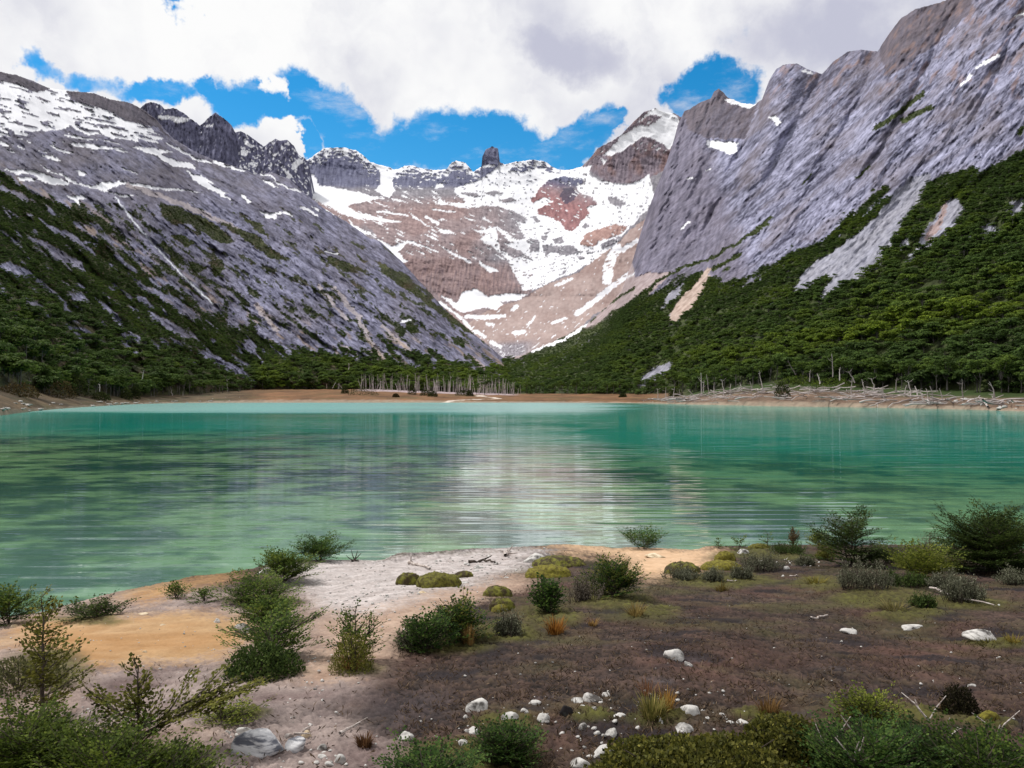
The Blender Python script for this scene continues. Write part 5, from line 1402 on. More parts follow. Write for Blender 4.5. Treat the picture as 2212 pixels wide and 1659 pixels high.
# ================================================================== shrubs
def beech(seed, h, r_, stems=3, levels=9, leaf=0.02, dens=1.0, up=0.35, pal=None, lean=(0, 0), arm=None, tall=None, squash=1.0, gap=1.0):
    """southern beech: layered flat sprays along ascending branches"""
    rg = np.random.default_rng(seed)
    ST, LF = Soup(), Soup()
    pal = pal or (G_DARK, G_MID, G_LITE)

    def spray(p0, d, L, rad):
        d = d / np.linalg.norm(d)
        n = max(5, int(L / (leaf * 1.7) * dens))
        u = np.linspace(0, 1, 6)
        bend = np.array([0, 0, 1]) * 0.16 * L
        path = p0 + np.outer(u, d * L) + np.outer(u ** 2, bend) * rg.uniform(-0.6, 1.0) + rg.normal(0, L * 0.012, (6, 3))
        ST.tube(path, np.linspace(rad, rad * 0.25, 6), 4)
        side = np.cross(d, [0, 0, 1]); side /= np.linalg.norm(side) + 1e-9
        side = side + np.array([0, 0, 1]) * rg.normal(0, 0.12); nrm = np.cross(side, d); nrm /= np.linalg.norm(nrm)
        P0, AX, NR, LN = [], [], [], []
        for k in range(n):
            t = 0.12 + 0.88 * (k + rg.random()) / n
            q = np.array([np.interp(t, u, path[:, m]) for m in range(3)])
            sg = 1 if k % 2 else -1
            tw = (d * rg.uniform(0.55, 0.95) + side * sg * rg.uniform(0.6, 1.1) + np.array([0, 0, 1]) * rg.normal(0.03, 0.09))
            tw /= np.linalg.norm(tw)
            TL = L * (0.16 + 0.30 * (1 - t)) * rg.uniform(0.6, 1.2)
            m = max(2, int(TL / (leaf * 0.6)))
            s = np.linspace(0.1, 1, m)
            pos = q + np.outer(s * TL, tw) + rg.normal(0, leaf * 0.2, (m, 3))
            sd2 = np.cross(tw, nrm)
            sgn = np.where(np.arange(m) % 2, 1, -1)[:, None]
            AX.append(tw * 0.8 + sd2 * sgn * 0.8 + rg.normal(0, 0.18, (m, 3))); P0.append(pos)
            NR.append(nrm + rg.normal(0, 0.28, (m, 3))); LN.append(np.full(m, leaf) * rg.uniform(0.7, 1.25, m))
        pos = np.concatenate(P0); ln = np.concatenate(LN) * 1.25
        LF.add(*leaf_quads(pos, np.concatenate(AX), np.concatenate(NR), ln, ln * 0.8, 0.78 * leaf_cols(len(pos), rg, *pal, bias=rg.normal(0, 0.16))))

    for s in range(stems):
        a = rg.uniform(0, 6.28); off = rg.uniform(0, 0.32) * r_ * (s > 0)
        hh = h * (rg.uniform(0.62, 0.95) if s else 1.0)
        base = np.array([math.cos(a), math.sin(a), 0]) * off * 0.4
        tip = np.array([math.cos(a) * off * 1.6 + lean[0] * hh, math.sin(a) * off * 1.6 + lean[1] * hh, hh])
        u = np.linspace(0, 1, 7)
        path = base + np.outer(u, tip - base) + rg.normal(0, 0.012 * h, (7, 3)) * u[:, None]
        ST.tube(path, np.linspace(0.016 * h + 0.003, 0.003, 7), 5)
        for k in range(levels):
            t = 0.04 + 0.96 * (k + rg.random()) / levels
            q = np.array([np.interp(t, u, path[:, m]) for m in range(3)])
            for b in range(2 if t < 0.8 else 1):
                aa = rg.uniform(0, 6.28)
                L = r_ * (1.05 - 0.72 * t ** 1.2) * rg.uniform(0.65, 1.15)
                if rg.random() > gap: continue
                el = up + 0.55 * t + rg.normal(0, 0.12)
                d = np.array([math.cos(aa) * math.cos(el), math.sin(aa) * math.cos(el) * squash, math.sin(el)])
                spray(q, d, max(L, 0.18 * r_), 0.003 + 0.003 * h * (1 - t))
    for (dx, dy, dz, L, z0) in (arm or []):
        spray(np.array([0, 0, z0]), np.array([dx, dy, dz], float), L, 0.008)
        for f in (0.35, 0.55, 0.72):
            dd = np.array([dx, dy, dz], float); dd /= np.linalg.norm(dd)
            spray(np.array([0, 0, z0]) + dd * L * f, dd + np.array([rg.normal(0, .35), rg.normal(0, .4), rg.uniform(0.0, .3)]), L * (0.5 - 0.3 * f) + 0.08, 0.005)
    return ST, LF


def dome(seed, w_, d_, h_, n, leaf, pal, upright=0.3, lobes=5, round_leaf=0.8):
    """close-grown evergreen cushion: leaves through a lumpy dome"""
    rg = np.random.default_rng(seed)
    ST, LF = Soup(), Soup()
    d = rg.normal(0, 1, (n, 3)); d[:, 2] = np.abs(d[:, 2]); d /= np.linalg.norm(d, axis=1, keepdims=True)
    lump = 1 + 0.20 * fbm(d[:, 0] * 2.1 + seed, d[:, 1] * 2.1 + d[:, 2] * 1.3, 3, seed % 30) + 0.10 * pn(d[:, 0] * 6 + seed, d[:, 1] * 6 + d[:, 2] * 5, 2)
    rad = lump * (1 - 0.45 * rg.random(n) ** 2.2)
    pos = d * rad[:, None] * np.array([w_ / 2, d_ / 2, h_])
    ax = d * 0.5 + rg.normal(0, 0.7, (n, 3)); ax[:, 2] += upright * 2
    nrm = d + rg.normal(0, 0.5, (n, 3))
    ln = leaf * rg.uniform(0.65, 1.3, n)
    LF.add(*leaf_quads(pos, ax, nrm, ln, ln * round_leaf, leaf_cols(n, rg, *pal)))
    for k in range(14):
        a = rg.uniform(0, 6.28); q = np.array([math.cos(a) * w_ * 0.4 * rg.random(), math.sin(a) * d_ * 0.4 * rg.random(), h_ * rg.uniform(0.5, 0.95)])
        ST.tube([q * 0.05, q * 0.55 + np.array([0, 0, 0.02]), q], [0.007, 0.005, 0.002], 4)
    return ST, LF


def heath(seed, w_, d_, h_, n, pal, leaf=0.018):
    """low heath: many upright grey-green shoots"""
    rg = np.random.default_rng(seed)
    ST, LF = Soup(), Soup()
    sub = [(0.0, 0.0, 0.7, 1.0)] + [(rg.uniform(-0.6, 0.6), rg.uniform(-0.5, 0.5), rg.uniform(0.3, 0.5), rg.uniform(0.55, 1.1)) for _ in range(4)]
    for k in range(n):
        sx, sy_, sr, sh_ = sub[k % 5]
        a = rg.uniform(0, 6.28); q = math.sqrt(rg.random()); x, y = sx + math.cos(a) * q * sr, sy_ + math.sin(a) * q * sr
        H = sh_ * h_ * (1 - 0.55 * q ** 2) * rg.uniform(0.55, 1.12) * (1 + 0.3 * pn(np.array(x * 3 + seed), np.array(y * 3.0), 4))
        p0 = np.array([x * w_ / 2 * 0.86, y * d_ / 2 * 0.86, 0.0]); tip = p0 + np.array([x * w_ * 0.10 + rg.normal(0, 0.02), y * d_ * 0.10 + rg.normal(0, 0.02), float(H)])
        if k % 3 == 0:
            ST.tube([p0, (p0 + tip) / 2 + rg.normal(0, .006, 3), tip], [0.0035, 0.003, 0.0012], 3)
        m = 15
        s = np.sqrt(rg.uniform(0.10, 1, m))
        pos = p0 + np.outer(s, tip - p0) + rg.normal(0, 0.010, (m, 3))
        b = rg.uniform(0, 6.28, m)
        ax = np.stack([np.cos(b) * 0.7, np.sin(b) * 0.7, np.full(m, 0.9)], -1); nr = np.stack([np.cos(b), np.sin(b), np.full(m, 0.4)], -1)
        ln = leaf * rg.uniform(0.7, 1.4, m)
        LF.add(*leaf_quads(pos, ax, nr, ln, ln * 0.42, leaf_cols(m, rg, *pal)))
    return ST, LF


def tuft(seed, w_, h_, n, pal, spread=0.5, droop=0.4, blade=0.006):
    rg = np.random.default_rng(seed)
    S = Soup()
    for k in range(n):
        a = rg.uniform(0, 6.28); q = math.sqrt(rg.random()) * 0.5
        p0 = np.array([math.cos(a) * q * w_ * 0.55, math.sin(a) * q * w_ * 0.45, 0]); o = np.array([math.cos(a), math.sin(a), 0]) * w_ * spread * rg.uniform(0.1, 1.0) * 0.8
        H = h_ * rg.uniform(0.4, 1.05)
        u = np.array([0, 0.35, 0.7, 1.0])
        pth = p0 + np.outer(u ** 1.5, o) + np.outer(u - droop * rg.random() * u ** 3, [0, 0, H])
        sd_ = np.cross(o + 1e-3, [0, 0, 1]); sd_ = sd_ / (np.linalg.norm(sd_) + 1e-9) * blade * rg.uniform(0.6, 1.4)
        wv_ = np.array([1, 0.8, 0.5, 0.08])[:, None]
        V = np.concatenate([pth - sd_ * wv_, pth + sd_ * wv_])
        F = np.array([(i, i + 1, i + 5, i + 4) for i in range(3)])
        S.add(V, F, leaf_cols(1, rg, *pal)[0])
    return S


def shrub(name, label, px, py, gen, cat='shrub', sink=0.02, rz=0.0, material=None, group=None):
    p = site(px, py)
    ST, LF = gen(p[1] / FOC)
    t = empty(name, (p[0], p[1], p[2] - sink), rz)
    tag(t, label, cat, group)
    put('stem', ST.mesh('stem', (M_BARK,)), t)
    put('foliage', LF.mesh('foliage', (material or M_LEAF,), smooth=False), t)
    return t


YG = (lin(66, 76, 30), lin(108, 120, 46), lin(156, 160, 72))
BG = (lin(38, 56, 30), lin(68, 96, 44), lin(110, 132, 64))
OLD = (lin(64, 62, 30), lin(102, 104, 44), lin(140, 138, 64))
RUST = (lin(80, 62, 50), lin(122, 104, 72), lin(156, 138, 104))
GREYG = (lin(58, 58, 42), lin(96, 98, 78), lin(146, 146, 124))
DARKG = (lin(36, 46, 24), lin(62, 80, 38), lin(98, 114, 56))
BOX = (lin(44, 46, 18), lin(84, 86, 34), lin(132, 126, 56))
DRY = (lin(96, 74, 40), lin(148, 116, 66), lin(190, 160, 104))


def B(name, label, px, py, w_px, h_px, seed, depth=1.0, **kw):
    kw['leaf'] = kw['leaf'] * (0.68 if py > 1500 else 0.82)

    def gen(k):
        hs_ = 0.84 if seed in (4, 5, 13, 24, 25) else 0.72
        return beech(seed, h_px * k * hs_, w_px * k * 0.64, **kw)
    return shrub(name, label, px, py, gen)


B('beech_shrub', 'dark bushy beech shrub cut by the left edge at the water', 20, 1347, 150, 98, 1, leaf=0.028, stems=4, levels=9, dens=1.0)
B('beech_shrub', 'low dark spreading beech shrub on the left sand by the water', 205, 1336, 125, 44, 2, leaf=0.026, stems=5, levels=6, up=0.1, pal=DARKG)
B('beech_sapling', 'tiny sapling arching over the water behind the low spreading shrub', 165, 1318, 40, 38, 3, leaf=0.026, stems=1, levels=4)
B('beech_sapling', 'tall thin beech sapling with open twigs at the lower left', 92, 1562, 175, 330, 4, leaf=0.029, stems=1, levels=20, up=0.35, gap=0.95, dens=1.9, pal=OLD)
B('beech_sapling', 'beech sapling with one long arm reaching right at the lower left', 300, 1630, 150, 240, 5, leaf=0.028, stems=1, levels=16, up=0.4, dens=2.4, pal=OLD, arm=[(1.0, 0.15, 0.42, 0.60, 0.12), (1.0, 0.3, 0.55, 0.42, 0.14), (-0.8, 0.2, 0.45, 0.30, 0.15)])
B('beech_shrub', 'small rounded shrub on the sandy edge left of the big shrub row', 380, 1292, 62, 40, 6, leaf=0.026, stems=4, levels=5)
B('beech_shrub', 'low shrub just right of the small rounded one on the sandy edge', 442, 1300, 76, 38, 7, leaf=0.026, stems=3, levels=5, up=0.15)
B('beech_shrub', 'green beech shrub at the top of the shrub row by the water', 612, 1256, 125, 82, 8, leaf=0.027, stems=5, levels=9)
B('beech_shrub', 'wide layered beech shrub second in the shrub row', 556, 1300, 150, 75, 9, leaf=0.026, stems=5, levels=9, up=0.15)
B('beech_shrub', 'dense beech shrub third in the shrub row', 590, 1352, 140, 78, 10, leaf=0.026, stems=5, levels=9, up=0.2)
shrub('heath_mound', 'dark rounded heath mound under the lowest beech of the shrub row', 570, 1460, lambda k: dome(21, 170 * k, 120 * k, 70 * k, 5200, 0.022, DARKG, round_leaf=0.6), cat='heath')
B('beech_shrub', 'flat-topped beech shrub growing out of the dark heath mound', 600, 1424, 185, 118, 11, leaf=0.023, stems=4, levels=9, up=0.3, arm=[(-1, 0.1, 0.12, 0.42, 0.16), (1, 0.0, 0.5, 0.40, 0.2)])
B('beech_shrub', 'beech shrub on the water edge left of the gravel', 690, 1211, 116, 58, 12, leaf=0.03, stems=5, levels=7, pal=BG)
shrub('heath_mound', 'mossy upright mound with dry grass under the twiggy shrub', 761, 1450, lambda k: dome(22, 96 * k, 80 * k, 84 * k, 2600, 0.02, OLD, round_leaf=0.4), cat='heath')
B('beech_shrub', 'twiggy beech shrub on the mossy upright mound', 768, 1425, 125, 142, 13, leaf=0.021, stems=3, levels=10, gap=0.85)
shrub('heath_clump', 'small grey heath at the left foot of the centre shrub', 880, 1404, lambda k: heath(23, 60 * k, 50 * k, 60 * k, 150, GREYG), cat='heath')
B('beech_shrub', 'bright green beech shrub in the centre of the bank', 925, 1404, 125, 100, 14, leaf=0.024, stems=6, levels=9, pal=BG)
B('beech_shrub', 'taller beech shrub with brown tips behind the bright green one', 1000, 1385, 140, 125, 15, leaf=0.024, stems=5, levels=10, pal=(BG[0], BG[1], OLD[2]))
shrub('heath_clump', 'silvery grey heath at the right of the centre shrub', 1092, 1372, lambda k: heath(24, 80 * k, 60 * k, 66 * k, 230, GREYG), cat='heath')
shrub('evergreen_shrub', 'rounded green shrub beside the orange grass tuft', 1183, 1326, lambda k: beech(16, 74 * k, 60 * k, leaf=0.024, stems=8, levels=8, up=0.5, pal=BG))
shrub('heath_clump', 'dry grey heath between the rounded and the tall green shrub', 1272, 1298, lambda k: heath(25, 85 * k, 60 * k, 66 * k, 230, (lin(60, 50, 42), lin(110, 100, 88), lin(150, 142, 128))), cat='heath')
B('beech_shrub', 'tall dark green shrub with brown tips right of centre', 1328, 1290, 135, 104, 17, leaf=0.025, stems=6, levels=10, pal=(BG[0], BG[1], OLD[2]))
B('beech_shrub', 'small spiky shrub on the beach edge against the water', 1390, 1187, 96, 42, 18, leaf=0.03, stems=4, levels=5, pal=BG)
B('beech_sapling', 'tiny sapling left of its pair on the right water edge', 1552, 1184, 32, 26, 19, leaf=0.03, stems=2, levels=3)
B('beech_sapling', 'tiny leaning sapling on the right water edge', 1596, 1187, 44, 34, 20, leaf=0.03, stems=2, levels=4, lean=(0.4, 0))
B('beech_sapling', 'small open sapling behind the flat moss patch', 1658, 1184, 44, 48, 21, leaf=0.03, stems=1, levels=6)
B('beech_shrub', 'reddish half-dry shrub on the right water edge', 1714, 1184, 44, 58, 22, leaf=0.028, stems=3, levels=7, up=0.8, pal=RUST)
B('beech_shrub', 'yellowish shrub left of the conical shrub', 1768, 1186, 72, 52, 23, leaf=0.028, stems=4, levels=6, pal=YG)
B('beech_shrub', 'conical dark beech shrub against the lake on the right', 1840, 1222, 165, 134, 24, leaf=0.028, stems=3, levels=17, up=0.15, dens=1.1, pal=DARKG)
B('beech_shrub', 'biggest dark beech shrub at the right edge', 2135, 1232, 225, 156, 25, leaf=0.028, stems=5, levels=17, up=0.2, dens=1.1, pal=DARKG)
B('beech_shrub', 'low yellow-green shrub between the conical and the biggest shrub', 1985, 1246, 150, 64, 26, leaf=0.027, stems=6, levels=7, pal=YG)
for i, (lab, px, py, wp, hp, pl) in enumerate([
        ('grey heath patch behind the brown mound on the right bank', 1468, 1252, 105, 36, GREYG), ('grey heath hummock right of the yellow moss mound', 1598, 1252, 64, 34, GREYG), ('large dark grey heath under the pale stone', 1650, 1233, 104, 48, GREYG),
        ('small grey heath left of the conical shrub', 1738, 1221, 66, 26, GREYG), ('broad silvery heath in front of the conical shrub', 1872, 1273, 150, 74, GREYG), ('straggly heath above the fallen branch', 2078, 1300, 138, 68, GREYG),
        ('dark low heath left of the fallen branch', 1984, 1312, 64, 36, DARKG), ('grey heath on the water edge left of the biggest shrub', 2004, 1204, 100, 56, (lin(70, 62, 48), lin(108, 104, 82), lin(140, 136, 112))),
        ('heath tangle at the foot of the biggest shrub', 2190, 1262, 110, 40, GREYG), ('dark heath under the reddish half-dry shrub', 1700, 1196, 110, 30, DARKG), ('olive heath at the left foot of the conical shrub', 1785, 1208, 70, 32, OLD),
        ('dark heath at the right foot of the conical shrub', 1915, 1216, 90, 40, DARKG), ('olive heath left under the biggest shrub', 2062, 1232, 110, 40, OLD), ('dark heath in front of the low yellow-green shrub', 1960, 1268, 120, 38, DARKG),
        ('grey heath between yellow-green shrub and straggly heath', 2040, 1268, 90, 44, GREYG), ('dark heath at the right edge under the biggest shrub', 2205, 1236, 90, 44, DARKG), ('grey heath in the middle of the left heath patch', 1530, 1254, 70, 34, GREYG)]):
    shrub('heath_clump', lab, px, py, lambda k, i=i, wp=wp, hp=hp, pl=pl: heath(40 + i, wp * k, wp * 0.7 * k, hp * k, int(60 + wp * 1.9), pl, 0.022), cat='heath')

# foreground bushes along the bottom edge
B('beech_shrub', 'dense dark beech bush filling the lower left corner', 40, 1700, 340, 160, 60, leaf=0.019, stems=9, levels=10, up=0.2, pal=(lin(44, 54, 20), lin(74, 92, 32), lin(116, 130, 52)))
B('beech_shrub', 'dense beech bush at the bottom between the two saplings', 215, 1730, 300, 145, 61, leaf=0.019, stems=9, levels=10, up=0.2, pal=(lin(44, 54, 20), lin(74, 92, 32), lin(116, 130, 52)))
B('beech_shrub', 'beech bush at the bottom left of the banded boulder', 372, 1720, 200, 130, 62, leaf=0.019, stems=8, levels=10, up=0.2, pal=(lin(44, 54, 20), lin(74, 92, 32), lin(116, 130, 52)))
B('beech_shrub', 'low yellowish branch of beech above the banded boulder', 480, 1560, 150, 48, 63, leaf=0.019, stems=4, levels=5, up=0.1, pal=YG)
shrub('heath_mound', 'dull green low mound behind the tall sapling', 40, 1490, lambda k: dome(27, 230 * k, 160 * k, 70 * k, 4200, 0.022, (lin(52, 52, 34), lin(84, 86, 52), lin(120, 118, 76)), round_leaf=0.5), cat='heath')
B('beech_shrub', 'fresh green fine-leaved bush among the white stones at the bottom', 1092, 1650, 150, 100, 64, leaf=0.017, stems=9, levels=9, up=0.35, pal=BG)
B('beech_shrub', 'low green bush at the bottom edge left of the fresh green one', 930, 1715, 220, 80, 65, leaf=0.018, stems=8, levels=8, up=0.2, pal=BG)
shrub('evergreen_shrub', 'olive evergreen bush with small round leaves at the bottom right of centre', 1500, 1720, lambda k: dome(28, 470 * k, 300 * k, 130 * k, 15000, 0.019, BOX, round_leaf=0.75), material=M_GLOSSLEAF)
shrub('evergreen_shrub', 'taller olive evergreen bush behind the round-leaved one', 1690, 1650, lambda k: dome(29, 210 * k, 170 * k, 110 * k, 6500, 0.019, BOX, round_leaf=0.75), material=M_GLOSSLEAF)
B('beech_shrub', 'bright green beech bush at the bottom right', 1875, 1700, 270, 140, 66, leaf=0.018, stems=10, levels=11, up=0.25, pal=BG)
B('beech_shrub', 'feathery green beech shoot above the bottom right bush', 1870, 1562, 150, 72, 67, leaf=0.019, stems=6, levels=8, up=0.3, pal=YG)
B('beech_shrub', 'green beech bush in the lower right corner', 2130, 1735, 330, 150, 68, leaf=0.018, stems=10, levels=11, up=0.2, pal=(DARKG[0], lin(54, 76, 26), lin(94, 112, 44)))
shrub('heath_mound', 'dark round bush by the flat white stone on the right', 2072, 1544, lambda k: dome(30, 82 * k, 70 * k, 66 * k, 2600, 0.018, (lin(22, 20, 14), lin(40, 38, 24), lin(64, 60, 38)), round_leaf=0.4), cat='heath')

# grass tufts
for lab, px, py, wp, hp, n, pal, bl in [
        ('orange-brown grass tuft below the rounded green shrub', 1200, 1368, 62, 44, 170, (lin(92, 58, 24), lin(140, 92, 40), lin(176, 130, 66)), 0.006), ('tan grass tuft at the foot of the centre shrub', 1012, 1394, 40, 56, 110, DRY, 0.006),
        ('dry grass tuft below the tall dark shrub', 1374, 1332, 60, 36, 120, (lin(84, 70, 38), lin(128, 108, 62), lin(166, 146, 92)), 0.006), ('big drooping grass tuft among the white stones', 1412, 1556, 78, 72, 330, (lin(70, 74, 36), lin(128, 124, 66), lin(184, 166, 104)), 0.005),
        ('orange grass standing behind the big drooping tuft', 1440, 1540, 50, 76, 130, (lin(110, 78, 34), lin(160, 118, 56), lin(196, 160, 92)), 0.004), ('small reddish brown grass tuft at the bottom left of centre', 788, 1612, 50, 40, 190, (lin(60, 40, 28), lin(96, 68, 46), lin(128, 98, 66)), 0.004),
        ('dry grass tuft above the olive evergreen bush', 1662, 1545, 70, 48, 190, (lin(78, 58, 34), lin(120, 92, 54), lin(156, 126, 82)), 0.005), ('short dry grass below the heath patch', 1560, 1276, 50, 24, 90, (lin(70, 62, 30), lin(104, 92, 46), lin(140, 120, 70)), 0.007),
        ('thin dry grass right of the orange tuft', 1280, 1352, 36, 26, 60, DRY, 0.005), ('yellow grass in front of the big domed boulder', 2188, 1392, 50, 30, 120, (lin(92, 84, 36), lin(134, 120, 56), lin(166, 148, 84)), 0.006),
        ('green grass in front of the big domed boulder', 2135, 1394, 86, 16, 150, (lin(52, 50, 22), lin(84, 80, 34), lin(112, 104, 52)), 0.006), ('dry grass on the mossy upright mound', 760, 1446, 84, 52, 170, DRY, 0.005),
        ('yellowish turf tuft right of the small heath', 1762, 1262, 70, 22, 120, (lin(76, 74, 30), lin(120, 112, 50), lin(150, 136, 74)), 0.007), ('pale grass left of the dark low heath', 1930, 1318, 90, 26, 150, (lin(70, 68, 36), lin(112, 104, 62), lin(150, 138, 92)), 0.006),
        ('thin grass by the dark round bush', 2040, 1540, 26, 46, 50, DRY, 0.004), ('sparse reddish grass above the big drooping tuft', 1400, 1500, 60, 44, 50, (lin(96, 60, 40), lin(130, 90, 60), lin(160, 120, 84)), 0.003)]:
    p = site(px, py); k = p[1] / FOC
    o = put('grass_tuft', tuft(int(px), wp * k, hp * k, n, pal, blade=bl * 0.75).mesh('grass_tuft', (M_LEAF,), smooth=False), None, (p[0], p[1], p[2] - 0.01))
    tag(o, lab, 'grass tuft')

# thin turf over the brown peat: uncountable
rg = np.random.default_rng(95)
TF = Soup(); P0, A0, N0, L0, C0 = [], [], [], [], []
ntry = 60000
tx = rg.uniform(-60, 2280, ntry); ty = HY + 330 + 500 * rg.random(ntry) ** 1.1
keep = (fbm(tx / 90, ty / 30, 3, 71) + rg.normal(0, 0.25, ntry) > 0.0)
keep &= ~(inside(SAND1, tx, ty) | inside(SAND2, tx, ty) | inside(SAND3, tx, ty) | inside(GRAV, tx, ty) | inside(PATH, tx, ty))
keep &= (tx > 860) | (rg.random(ntry) < 0.12)
tx, ty = tx[keep], ty[keep]
D = 2.4 * FOC / (ty - HY)
for _ in range(30):
    X = (tx - CX) / FOC * D; z = ground_base(X, D); D = 0.5 * D + 0.5 * (HC - z) * FOC / (ty - HY)
ok = (np.interp(X, _sX, _sD) - D) > 0.3
pos = np.stack([X, D, z], -1)[ok]; n = len(pos)
ax = rg.normal(0, 0.9, (n, 3)); ax[:, 2] = rg.uniform(0.15, 1.2, n)
nr = rg.normal(0, 1, (n, 3))
ln = rg.uniform(0.02, 0.055, n)
TF.add(*leaf_quads(pos, ax, nr, ln, 0.007 + 0 * ln, leaf_cols(n, rg, lin(44, 35, 28), lin(84, 68, 52), lin(140, 120, 98))))
tag(put('turf_grass', TF.mesh('turf_grass', (M_LEAF,), smooth=False)), 'sparse dead grass blades lying over the brown peat', 'grass', kind='stuff')


# ================================================================== driftwood and sticks on the near bank
def stick(name, pts, rad, label, cat='stick', forks=(), lift=0.02, material=None):
    """pts: sight lines along the stick"""
    W = [site(a, b) + np.array([0, 0, lift]) for a, b in pts]
    o0 = W[0].copy(); S = Soup()
    W = np.array(W) - o0
    u = np.linspace(0, 1, len(W)); uu = np.linspace(0, 1, 9)
    path = np.stack([np.interp(uu, u, W[:, k]) for k in range(3)], -1)
    rr = np.random.default_rng(int(pts[0][0]))
    path += rr.normal(0, rad * 0.5, path.shape)
    S.tube(path, np.linspace(rad, rad * 0.45, 9), 6)
    for f, dx, dy, dz in forks:
        q = np.array([np.interp(f, uu, path[:, k]) for k in range(3)]); d = np.array([dx, dy, dz])
        S.tube([q, q + d * 0.5 + rr.normal(0, rad * .4, 3), q + d], [rad * 0.6, rad * 0.45, rad * 0.2], 5)
    o = put(name, S.mesh(name, (material or M_DRIFT,)), None, tuple(o0))
    tag(o, label, cat)


stick('driftwood_piece', [(884, 1220), (900, 1222), (928, 1231)], 0.035, 'forked pale driftwood piece behind the long moss cushion', 'driftwood', [(0.15, 0.02, 0, 0.12), (0.3, 0.05, -0.1, 0.0)])
stick('fallen_branch', [(2010, 1277), (2050, 1293), (2090, 1304), (2145, 1313)], 0.016, 'long grey fallen branch curving below the straggly heath', 'branch', [(0.5, 0.08, 0.1, 0.12), (0.25, 0.1, 0.05, 0.08)], lift=0.04)
stick('stick', [(1750, 1340), (1770, 1337), (1788, 1333)], 0.013, 'short pale stick in the peat left of the cracked white stone')
stick('stick', [(737, 1590), (755, 1581), (778, 1570)], 0.010, 'thin pale stick above the reddish grass tuft', forks=[(0.6, 0.08, 0.06, 0.03)])
stick('stick', [(475, 1510), (484, 1518), (494, 1526)], 0.006, 'thin white twig below the dark heath mound', forks=[(0.8, 0.05, 0.1, 0.02)])
stick('stick', [(618, 1618), (640, 1612), (672, 1590)], 0.012, 'forked grey stick lying on the smaller banded boulder', forks=[(0.5, 0.1, -0.05, 0.02)], lift=0.06)
stick('stump', [(1092, 1203), (1096, 1196), (1094, 1192)], 0.035, 'dark weathered stump at the water edge near the centre', 'stump', [(0.5, 0.10, 0, 0.16), (0.2, -0.16, 0, 0.06), (0.3, 0.2, -0.05, 0.02)], lift=0.03)
stick('root', [(1015, 1216), (1045, 1214), (1070, 1217)], 0.03, 'brown root lying along the bank edge behind the moss', 'root', [(0.5, 0.15, 0.1, 0.05)], material=M_BARK)
stick('dead_shrub', [(760, 1214), (768, 1210), (776, 1214)], 0.02, 'small dark dead shrub on the bank left of centre', 'dead shrub', [(0.3, -0.06, 0, 0.2), (0.5, 0.05, 0.02, 0.16), (0.6, 0.12, 0, 0.12), (0.2, -0.14, 0, 0.1)], material=M_BARK)
stick('stick', [(1706, 1246), (1716, 1247), (1724, 1245)], 0.012, 'tiny pale stick in the turf on the right')
stick('stick', [(1571, 1258), (1582, 1259), (1592, 1257)], 0.012, 'pale stick below the grey heath hummock')
rg = np.random.default_rng(96)
for i, (px, py, lab) in enumerate([(1985, 1560, 'white twig sticking up left in the bottom right bush'), (2010, 1610, 'white bent twig in the middle of the bottom right bush'), (2128, 1590, 'white forked twig below the yellow moss mound'), (1870, 1625, 'pale twig arching in the bright green bush'),
                                   (1775, 1620, 'pale slanting twig at the left of the bright green bush'), (1825, 1650, 'pale twig at the bottom edge of the bright green bush')]):
    p = site(px, py + 40); S = Soup(); k = p[1] / FOC
    for b in range(3):
        d = np.array([rg.normal(0, 0.6), rg.normal(0, 0.3), rg.uniform(0.6, 1.0)]) * 62 * k
        S.tube([np.zeros(3), d * 0.5 + rg.normal(0, .012, 3), d + rg.normal(0, .02, 3)], [0.005, 0.004, 0.002], 4)
    tag(put('twig', S.mesh('twig', (M_DRIFT,)), None, (p[0], p[1] - 0.1, p[2] + 60 * k)), lab, 'twig')

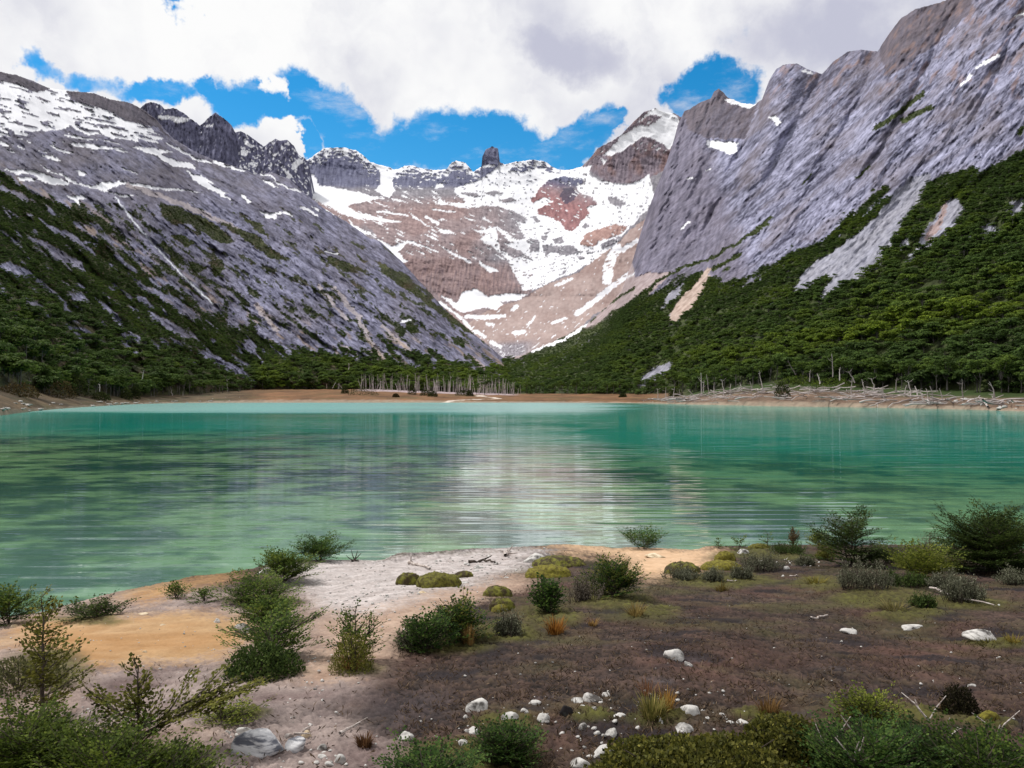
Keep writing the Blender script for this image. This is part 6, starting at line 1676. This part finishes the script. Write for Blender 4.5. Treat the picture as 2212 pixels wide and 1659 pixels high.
# -------- shrubs out on the far meadow and left shore
for i, (px, t, w_, h_, lab) in enumerate([(890, 0.42, 5.0, 5.2, 'round dark bush in the middle of the orange meadow'), (920, 0.36, 6.5, 3.2, 'low dark bush right of the round one on the meadow'), (935, 0.30, 5.0, 3.0, 'low bush behind the round one near the track'),
                                          (785, 0.30, 16.0, 4.6, 'wide low dark thicket on the left of the meadow'), (1015, 0.45, 4, 3.4, 'small bush left of the white track'), (855, 0.2, 3.4, 1.8, 'small brown bush on the front of the meadow'),
                                          (1000, 0.5, 9, 3.0, 'low thicket in front of the dead stand'), (745, 0.42, 4, 4.4, 'upright bush on the left meadow'),
                                          (130, 0.55, 9, 5.0, 'dark brown bush on the left bank'), (172, 0.75, 6.5, 6.5, 'round dark green bush at the foot of the left wood'), (272, 0.42, 4.5, 4.0, 'pointed bush on the left shore'), (292, 0.5, 4.0, 5.0, 'taller pointed bush on the left shore'),
                                          (217, 0.4, 6.0, 2.6, 'low green bush among the left shore rocks'), (40, 0.5, 9.0, 3.0, 'low brown-green scrub on the far left bank'), (1690, 0.16, 4.6, 5.2, 'dark green bush standing in the driftwood tangle'),
                                          (1800, 0.62, 14, 3.6, 'bright green low scrub behind the driftwood'), (1720, 0.62, 16, 4.2, 'bright green scrub above the middle of the driftwood'), (1345, 0.45, 4, 2, 'low bush at the right end of the meadow'), (1460, 0.5, 6, 3.2, 'pale scrub by the fallen rocks')]):
    x, y, z = shore_point(px, t)
    pal = (lin(30, 36, 20), lin(52, 60, 28), lin(78, 84, 40)) if 'bright' not in lab else (lin(52, 66, 22), lin(84, 104, 36), lin(120, 134, 56))
    if 'brown' in lab: pal = (lin(44, 38, 24), lin(74, 62, 38), lin(104, 90, 56))
    ST, LF = dome(300 + i, w_, w_ * 0.8, h_, 900, 0.42, pal, round_leaf=0.7)
    tr = empty('meadow_bush', (x, y, z - 0.2)); tag(tr, lab, 'bush')
    put('stem', ST.mesh('stem', (M_TRUNK,)), tr); put('foliage', LF.mesh('foliage', (M_LEAF,), smooth=False), tr)
for px, lab in ((1030, 'left of two dark umbrella-shaped trees before the dead stand'), (1047, 'right of two dark umbrella-shaped trees before the dead stand')):
    x, y, z = shore_point(px, 0.62)
    t = empty('beech_tree', (x, y, z - 0.2), px, (1.0, 1.0, 1.0) if px == 1030 else (1.35, 1.35, 1.3)); tag(t, lab, 'tree')
    cr = put('crown', TREES[0 if px == 1030 else 2][0], t); cr['tint'] = 0.0; put('trunk', TREES[0 if px == 1030 else 2][1], t)
